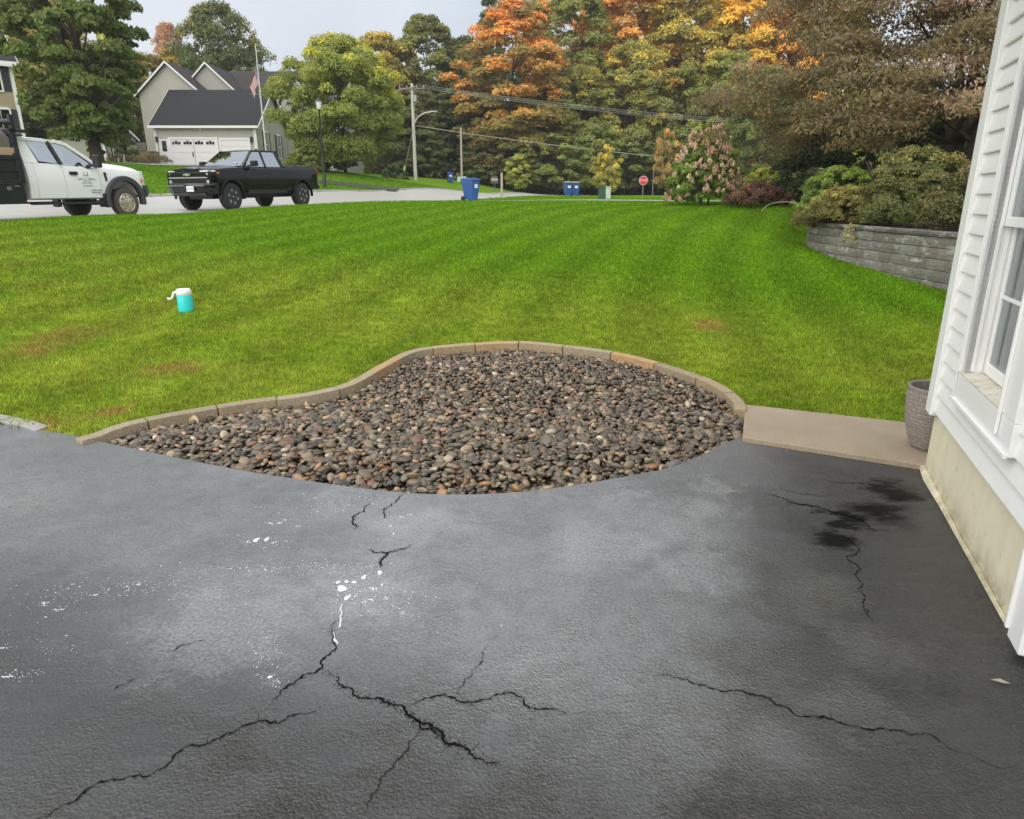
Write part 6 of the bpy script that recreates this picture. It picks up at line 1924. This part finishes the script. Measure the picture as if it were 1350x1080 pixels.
def trunk_mesh(name, seed, Hh, base, r0, cen, nb=14, multi=1, lean=.04):
    r = random.Random(seed)
    mb = MB()
    for mth in range(multi):
        a0 = r.uniform(0, 6.28); sp = 0 if multi == 1 else .35
        pts, rad_ = [], []
        for k in range(9):
            t_ = k / 8
            z = -0.4 + (Hh * .88 + .4) * t_
            pts.append((sp * math.cos(a0) * (.4 + t_ * 2.5) + r.uniform(-lean, lean) * z * .5, sp * math.sin(a0) * (.4 + t_ * 2.5) + r.uniform(-lean, lean) * z * .5, z))
            rad_.append(max(.012, r0 * (1.35 if k == 0 else 1.0) * (1 - t_) ** .8 + .01))
        mb.tube(pts, rad_, 9)
        P = [Vector(p) for p in pts]
        idx_ = list(range(len(cen))); r.shuffle(idx_)
        for i in idx_[:nb // multi]:
            c = Vector(cen[i])
            zs = max(base * .8, c.z - (Hh - base) * .28)
            k = min(range(len(P)), key=lambda j: abs(P[j].z - zs))
            s = P[k]; mdl = s.lerp(c, .5) + Vector((r.uniform(-.1, .1), r.uniform(-.1, .1), .06)) * (c - s).length
            mb.tube([s, mdl, c], [max(.012, rad_[k] * .5), max(.01, rad_[k] * .3), .008], 5)
    return mb.mesh(name, M['bark'], smooth=True)
def make_tree(name, loc, label, cat, c1, c2, bias, seed, Hh, base, rad, n, leaf, shape, ncl, tr=.2, group=None, **k):
    nb = k.pop('nb', 14); multi = k.pop('multi', 1)
    o = empty(name, loc, label, cat, group)
    cm, cen = crown_mesh('crown', seed, Hh, base, rad, n, leaf, shape, ncl, **k)
    c = link('crown', cm, o); c.color = (*c1, 1); c['tint'] = list(c2); c['bias'] = float(bias)
    if tr: link('trunk', trunk_mesh('trunk', seed, Hh, base, tr, cen, nb, multi), o)
    return o
# palette: true leaf colours
DG, MG, OG, YG = (.064, .076, .022), (.088, .102, .024), (.125, .12, .026), (.155, .16, .032)
YE, OR, RO, BR = (.26, .18, .03), (.34, .13, .03), (.30, .10, .045), (.15, .085, .055)

# big maple behind the white truck
make_tree('maple_tree', at_y(128, 210, 38), 'large dark green maple behind the white truck at the left', 'tree', (.056, .078, .016), (.11, .12, .024), -.2, 1, 13.0, .9, 2.75, 84000, .20, 'oval', 330, .30, clr=.20, flat=.72, inner=.3, droop=.3, nb=40)
# round yellow green tree
make_tree('round_tree', at_y(456, 229, 58), 'round yellow green tree beside the street lamp', 'tree', (.095, .115, .022), (.23, .21, .03), -.08, 2, 9.6, .9, 4.75, 90000, .21, 'round', 240, .17, clr=.22, flat=.8, inner=.35, nb=26)
# purple leaved tree over the retaining wall
make_tree('purple_leaf_tree', (11.9, 19.5, 1.0), 'wide tree with purple brown leaves above the retaining wall', 'tree', (.078, .063, .028), (.215, .122, .096), .08, 3, 10.5, 2.0, 5.5, 260000, .108, 'broad', 640, .17, clr=.17, flat=.5, inner=.4, droop=.45, nb=40, multi=3, asp=.42)

# trees of the woods: crowns shared between alike trees
protos = {}
def proto(kind):
    if kind not in protos:
        sp = dict(oval=(15, .8, 4.3, 40000, .29, 'oval', 200), tall=(19, 1.5, 4.2, 50000, .29, 'oval', 240), spire=(19, 2.0, 3.4, 30000, .28, 'spire', 170), wide=(15, 1.2, 5.6, 50000, .29, 'round', 230), small=(6, .5, 2.3, 7000, .30, 'round', 70), bush=(4, .1, 2.6, 6000, .30, 'dome', 60))[kind]
        k_ = dict(clr=.25, flat=.85, inner=.35)
        cm, cen = crown_mesh('crown', 31 + 3 * len(protos), *sp, **k_)
        protos[kind] = (cm, trunk_mesh('trunk', 5 + len(protos), sp[0], sp[1], .26 if sp[0] > 8 else .09, cen, 14), sp)
    return protos[kind]
def wood_tree(px, pyt, Y, wpx, kind, c1, c2, bias, label, name='forest_tree', pyb=None, rz=0.0, group='trees of the woods across the street'):
    cm, tm, sp = proto(kind)
    x = X_at(px, Y, max(20.0, (pyt + 235) / 2))
    z = tz1(x, Y) if pyb is None else at_y(px, pyb, Y).z
    top = H + (ray(px, pyt).z / ray(px, pyt).y) * Y
    o = empty(name, (x, Y, z - .1), label, 'tree', group, rz)
    sz = (top - z) / sp[0]; sx = (wpx / 942.0 * Y / 2) / (sp[2] * 1.0)
    o.scale = (sx, sx, sz)
    c = link('crown', cm, o); c.color = (*c1, 1); c['tint'] = list(c2); c['bias'] = float(bias)
    link('trunk', tm, o)
    return o
WT = wood_tree
WT(506, 48, 92, 105, 'oval', OG, YE, -.12, 'yellow topped olive tree just behind the round tree', rz=1)
WT(563, 26, 95, 105, 'tall', DG, OG, -.1, 'tall dark green tree above the utility pole', rz=2)
WT(610, 52, 100, 90, 'tall', (.05, .06, .02), OG, -.15, 'dark green tree between the utility pole and the big orange maple', rz=3)
WT(648, -8, 104, 90, 'spire', (.04, .052, .024), DG, 0, 'dark conifer rising behind the big orange maple', rz=.4)
WT(676, 8, 84, 142, 'tall', (.125, .105, .03), (.34, .145, .04), .0, 'big bright orange maple in the middle of the woods', pyb=244, rz=2.2)
WT(758, -14, 94, 112, 'tall', MG, OG, -.02, 'tall green tree right of the big orange maple', rz=4)
WT(836, -24, 97, 150, 'tall', (.15, .115, .028), (.33, .16, .035), .06, 'orange and olive tall tree above the far stop sign', rz=5)
WT(905, -30, 95, 120, 'tall', OG, (.24, .18, .03), .0, 'olive yellow tall tree left of the golden one', rz=.9)
WT(975, -18, 94, 130, 'tall', (.15, .13, .022), (.34, .21, .03), .12, 'golden yellow tall tree behind the hydrangea', rz=1.7)
WT(1035, 6, 90, 115, 'tall', (.17, .115, .028), (.38, .20, .035), .12, 'orange gold tree left of the purple leaved tree', rz=2.6)
WT(1098, -6, 92, 80, 'tall', YG, (.28, .24, .04), .15, 'pale yellow green treetop peeping over the purple tree', rz=3.3)
WT(545, 120, 86, 95, 'oval', DG, (.12, .085, .03), -.2, 'dark tree behind the street light arm', rz=5.5)
WT(610, 118, 88, 105, 'oval', (.05, .06, .02), OG, -.25, 'shaded green tree left under the orange maple', rz=.2)
WT(716, 108, 84, 90, 'oval', (.10, .105, .026), (.30, .16, .035), -.12, 'olive tree with a few orange boughs right under the orange maple', rz=1.1)
WT(768, 92, 86, 100, 'oval', MG, (.26, .18, .035), -.2, 'mid green tree behind the pair of blue bins', rz=2.1)
WT(832, 60, 88, 110, 'oval', (.12, .125, .03), (.27, .2, .04), -.05, 'pale olive tree above the yellow sapling', rz=3.1)
WT(888, 92, 84, 100, 'oval', MG, (.30, .16, .035), -.25, 'dark green tree behind the stop sign', rz=4.1)
WT(950, 70, 82, 100, 'oval', MG, (.24, .2, .035), -.15, 'green tree left of the hydrangea top', rz=5.1)
WT(1010, 90, 70, 90, 'oval', DG, OG, -.1, 'dark green tree behind the barberry hedge', rz=.6)
for i, (px, pt, Y, w, c1, c2, lb) in enumerate(((525, 60, 106, 90, OG, YE, 'olive tree in the second row left of the utility pole'), (598, 66, 110, 90, MG, OG, 'green tree in the second row right of the utility pole'), (715, 2, 108, 90, MG, (.30, .15, .04), 'green tree in the second row right of the orange maple'), (795, -8, 108, 100, OG, (.34, .16, .04), 'olive orange tree in the second row above the blue bin pair'), (868, -6, 110, 100, OG, (.30, .19, .04), 'olive gold tree in the second row above the stop sign'), (940, 0, 108, 100, OG, YE, 'olive tree in the second row behind the golden one'), (1005, 20, 106, 90, OG, (.32, .19, .04), 'gold tree in the second row left of the purple tree'))):
    WT(px, pt, Y, w, 'tall', c1, c2, .02, lb, rz=2 + i * 1.7)
for i, (px, pt, Y, w, c1, c2, lb) in enumerate(((690, 178, 80, 75, (.055, .07, .02), OG, 'low green shrub tree behind the mailbox'), (735, 178, 79, 80, MG, (.11, .13, .03), 'low bushy tree left of the pair of bins'), (790, 170, 79, 70, MG, (.10, .12, .028), 'low bushy tree right behind the pair of bins'), (835, 180, 80, 70, DG, MG, 'low dark bushy tree behind the stop sign'), (640, 190, 82, 60, DG, (.09, .06, .03), 'dark undergrowth shrub under the orange maple'), (905, 175, 76, 80, DG, MG, 'low dark bushy tree left behind the hydrangea'), (560, 175, 84, 60, DG, MG, 'dark shrub tree beside the utility pole'))):
    WT(px, pt, Y, w, 'small', c1, c2, -.05, lb, name='understory_tree', rz=i * 1.3)
WT(681, 205, 76, 34, 'small', (.13, .14, .03), (.22, .21, .035), .0, 'small bright yellow green sapling behind the wooden post', name='sapling')
WT(801, 192, 62, 36, 'small', (.15, .14, .03), (.27, .2, .04), .0, 'small golden young tree behind the pale utility box', name='sapling', rz=.7)
WT(880, 172, 72, 34, 'small', (.15, .11, .035), (.30, .16, .05), -.1, 'small orange maple left of the hydrangea', name='sapling', rz=1.9)
# left group behind the houses
LG = 'trees behind the houses at the left'
WT(28, -40, 66, 150, 'tall', OG, (.24, .17, .03), -.1, 'yellow olive tree behind the beige house', rz=.5, group=LG)
WT(85, 20, 72, 130, 'tall', (.06, .075, .02), (.17, .13, .03), -.05, 'olive tree behind the big maple', rz=1.5, group=LG)
WT(232, 34, 100, 52, 'tall', (.17, .10, .06), (.23, .135, .085), .1, 'pale orange pink treetop behind the grey house gable', rz=2.5, group=LG)
WT(293, 8, 88, 108, 'wide', (.042, .06, .016), (.13, .115, .028), -.15, 'big round dark olive tree behind the grey house roof', rz=3.5, group=LG)
WT(245, 66, 92, 100, 'oval', (.09, .085, .02), (.24, .16, .03), -.05, 'olive gold tree above the grey house left gable', rz=4.5, group=LG)
WT(180, 70, 84, 110, 'oval', (.085, .085, .02), (.19, .14, .03), -.1, 'olive tree left of the grey house', rz=5.5, group=LG)
WT(345, 92, 94, 60, 'oval', (.07, .075, .02), (.18, .13, .03), -.1, 'low olive tree behind the grey house roof end', rz=6, group=LG)
WT(400, 105, 96, 90, 'oval', (.05, .07, .02), (.13, .12, .028), -.1, 'green tree behind the porch of the grey house', rz=6.6, group=LG)
# dense wood behind everything, one mass
r = np.random.default_rng(77)
n = 40000
px = r.uniform(-120, 1500, n)
Yb = r.uniform(112, 150, n)
xb = (px - 675) / 942 * Yb
zg = tz(xb, Yb)
capz = np.where((px > 215) & (px < 655), 8.0, 15.0) + 2.5 * np.sin(px * .045) + 1.5 * np.sin(px * .11 + 1)
P = np.stack([xb, Yb, zg + r.uniform(0, 1, n) ** .8 * capz], -1)
nr = r.normal(size=(n, 3)) * .6 + np.array([0, -.5, .5]); nr /= np.linalg.norm(nr, axis=1)[:, None]
a = np.cross(nr, r.normal(size=(n, 3))); a /= np.linalg.norm(a, axis=1)[:, None]
b = np.cross(nr, a)
L = r.uniform(.5, 1.3, n)[:, None]
V = np.stack([P - a * L, P + b * L * .7, P + a * L, P - b * L * .7], 1).reshape(-1, 3)
o = link('woods', np_mesh('woods', V, np.arange(n * 4).reshape(n, 4), M['leaf'], {'rnd': np.repeat(r.uniform(0, 1, n), 4), 'clump': np.repeat(r.uniform(0, 1, n), 4), 'hgt': np.repeat(r.uniform(0, 1, n), 4)}))
o.color = (*MG, 1); o['tint'] = [.16, .14, .035]; o['bias'] = .0
tag(o, 'dense dark woods behind the nearer trees', 'woods', kind='stuff')
# leaf litter and dark undergrowth along the woods edge
n = 9000
px = r.uniform(540, 1060, n); Yb = r.uniform(82, 106, n); xb = (px - 675) / 942 * Yb
P = np.stack([xb, Yb, tz(xb, Yb) + r.uniform(0, 1, n) ** 1.6 * 2.6], -1)
nr = r.normal(size=(n, 3)); nr /= np.linalg.norm(nr, axis=1)[:, None]
a = np.cross(nr, r.normal(size=(n, 3))); a /= np.linalg.norm(a, axis=1)[:, None]; b = np.cross(nr, a)
L = r.uniform(.15, .4, n)[:, None]
V = np.stack([P - a * L, P + b * L * .7, P + a * L, P - b * L * .7], 1).reshape(-1, 3)
o = link('undergrowth', np_mesh('undergrowth', V, np.arange(n * 4).reshape(n, 4), M['leaf'], {'rnd': np.repeat(r.uniform(0, 1, n), 4), 'clump': np.repeat(r.uniform(0, 1, n), 4), 'hgt': np.repeat(r.uniform(0, 1, n), 4)}))
o.color = (.05, .065, .02, 1); o['tint'] = [.11, .085, .03]; o['bias'] = -.2
tag(o, 'dark undergrowth at the foot of the woods', 'undergrowth', kind='stuff')

# shrubs
def shrub(name, loc, label, c1, c2, bias, seed, Hh, rad, n, leaf, ncl=60, sx=1, sy=1, shape='dome', clr=.26, tr=0.03, cat='shrub', **k):
    o = make_tree(name, loc, label, cat, c1, c2, bias, seed, Hh, .08, rad, n, leaf, shape, int(ncl * 1.7), tr, clr=clr * .72, flat=k.pop('flat', .9), inner=.3, multi=3 if tr else 1, nb=10, **k)
    o.scale = (sx, sy, 1); return o
hy = on_ground(928, 24.5)
hd = shrub('hydrangea_bush', hy, 'tall hydrangea bush covered in dusty pink flower heads', (.06, .095, .016), (.15, .17, .03), -.08, 51, 2.5, 1.2, 20000, .10, 90, shape='broad', clr=.2)
# flower heads of the hydrangea
def panicle(seed):
    r_ = np.random.default_rng(seed); n_ = 60
    u_ = r_.uniform(0, 1, n_); az = r_.uniform(0, 6.283, n_)
    rr = .075 * np.sqrt(np.clip(1 - u_ ** 1.5, .05, 1))
    P_ = np.stack([rr * np.cos(az), rr * np.sin(az), u_ * .19 - .05], -1)
    nn = P_ * np.array([1, 1, .4]) + r_.normal(size=(n_, 3)) * .02; nn /= np.linalg.norm(nn, axis=1)[:, None]
    a_ = np.cross(nn, r_.normal(size=(n_, 3))); a_ /= np.linalg.norm(a_, axis=1)[:, None]; b_ = np.cross(nn, a_)
    L_ = r_.uniform(.016, .028, n_)[:, None]
    V_ = np.stack([P_ - a_ * L_, P_ + b_ * L_, P_ + a_ * L_, P_ - b_ * L_], 1).reshape(-1, 3)
    rp = lambda x: np.repeat(x, 4)
    return np_mesh('flower_head', V_, np.arange(n_ * 4).reshape(n_, 4), M['leaf'], {'rnd': rp(r_.uniform(0, 1, n_)), 'clump': rp(r_.uniform(0, 1, n_)), 'hgt': rp(u_)})
pm = [panicle(60 + k) for k in range(5)]
rh = random.Random(12)
for k in range(215):
    u_ = rh.random() ** .9; az = rh.uniform(PI * .95, 2.05 * PI) if k < 195 else rh.uniform(0, PI)
    z = .18 + u_ * 2.3
    pr = max(.2, 1.08 - .75 * u_ ** 1.6)
    rr = 1.22 * pr * rh.uniform(.88, 1.06)
    f_ = link('flower_head', pm[k % 5], hd, (rr * math.cos(az), rr * math.sin(az), z), (rh.uniform(-.6, .6), rh.uniform(-.6, .6), rh.uniform(0, 6)), (rh.uniform(.6, 1.0),) * 3)
    if rh.random() < .1: f_.color = (.33, .31, .2, 1); f_['tint'] = [.38, .36, .26]
    else: f_.color = (.25, .165, .12, 1); f_['tint'] = [.36, .27, .205]
    f_['bias'] = -.05
# barberry hedge, boxwood, other shrubs on the raised bed
p = on_ground(1000, 22.5)
shrub('barberry_shrub', p, 'low dark red brown barberry hedge right of the hydrangea', (.062, .034, .022), (.13, .065, .04), -.05, 71, .66, 1.05, 9000, .07, 60, sx=1.0, sy=.7)
shrub('yellow_fern_shrub', on_ground(1008, 24.5), 'pale yellow green arching shrub behind the barberry', (.11, .14, .028), (.26, .25, .05), .05, 72, 1.15, .85, 4000, .13, 40, asp=.28)
shrub('boxwood_shrub', (7.95, 17.4, 1.0), 'rounded bright green boxwood dome on top of the retaining wall end', (.055, .085, .016), (.115, .15, .025), .0, 73, 1.3, 1.15, 30000, .05, 160, clr=.16)
shrub('spirea_shrub', (7.55, 16.2, 1.0), 'yellow brown loose shrub in front of the boxwood dome', (.075, .07, .022), (.19, .16, .045), .02, 74, .8, .8, 18000, .042, 90, cat='shrub')
shrub('spirea_shrub', (7.75, 17.3, .9), 'russet and yellow twiggy shrub at the left end of the wall', (.085, .06, .026), (.20, .16, .05), .0, 79, .75, .8, 18000, .042, 90)
shrub('yew_shrub', (8.6, 15.3, 1.0), 'dark olive shrub on the wall top under the purple tree', (.058, .066, .02), (.125, .11, .038), -.1, 75, 1.55, 1.2, 30000, .055, 90)
shrub('yew_shrub', (8.9, 13.2, 1.0), 'dark brown green shrub on the wall nearest the house', (.055, .058, .02), (.125, .09, .042), -.1, 76, 1.25, 1.15, 28000, .055, 90)
shrub('evergreen_shrub', (10.0, 22.8, 1.1), 'dark evergreen mass between barberry and boxwood', (.018, .03, .012), (.03, .045, .018), -.2, 77, 3.0, 1.7, 24000, .09, 90)
shrub('evergreen_shrub', (12.5, 21.5, 1.0), 'dark evergreen mass behind the boxwood dome', (.02, .032, .012), (.04, .05, .02), -.2, 78, 2.6, 2.1, 24000, .09, 90)
# arching bare stem and weed on the wall
st = MB().tube(catmull([(7.2, 17.0, 1.02), (7.05, 17.1, 1.35), (6.75, 17.3, 1.52), (6.35, 17.5, 1.48), (6.15, 17.55, 1.3)], 5), .007, 5)
tag(st.build('bare_stem', M['pale_wood'], None, smooth=True), 'bare arching pale stem bending out over the wall end', 'stem')
wd_ = shrub('wall_weed', (7.1, 14.8, .55), 'thin yellowish weed growing up the face of the block wall', (.14, .13, .05), (.26, .22, .09), .05, 80, .62, .16, 520, .07, 14, tr=0, cat='weed', asp=.35)
# shrubs by the grey house and the low hedge
shrub('round_bush', at_y(409, 226, 57), 'olive green round bush left of the street lamp', (.08, .095, .02), (.18, .18, .035), 0, 81, 2.3, 1.6, 9000, .16, 60)
shrub('round_bush', at_y(441, 226, 58), 'dark green round bush right of the street lamp', (.025, .05, .016), (.05, .08, .022), -.1, 82, 2.2, 1.5, 9000, .16, 60)
shrub('low_hedge', at_y(180, 217, 58), 'low brown green hedge in front of the board fence', (.07, .06, .025), (.13, .10, .04), -.1, 83, .85, 2.3, 9000, .12, 60, sy=.3)
shrub('dark_bush', at_y(68, 190, 52), 'dark bush behind the truck load at the left', (.02, .03, .012), (.04, .05, .02), -.1, 84, 2.0, 1.5, 6000, .18, 50)
shrub('dark_bush', at_y(150, 208, 50), 'dark green bush between shed and board fence', (.035, .055, .015), (.09, .10, .025), -.05, 85, 3.0, 1.4, 7000, .2, 50)
shrub('dark_bush', at_y(521, 238, 74), 'dark low bush at the pole foot', (.025, .045, .016), (.06, .07, .02), -.1, 86, 1.6, 1.3, 3000, .2, 40)

# thin autumn air between here and the woods
hz = MB().bb(-175, 175, -15, 205, -3.0, 42.0)
q = NT('haze')
pv = q.n('VolumePrincipled', Density=0.0005, Color=(0.93, 0.95, 0.97), Anisotropy=0.2)
q.t.links.new(pv.outputs[0], q.out.inputs['Volume'])
tag(hz.build('haze', q.m, None), 'thin pale autumn haze over the whole scene', kind='stuff')
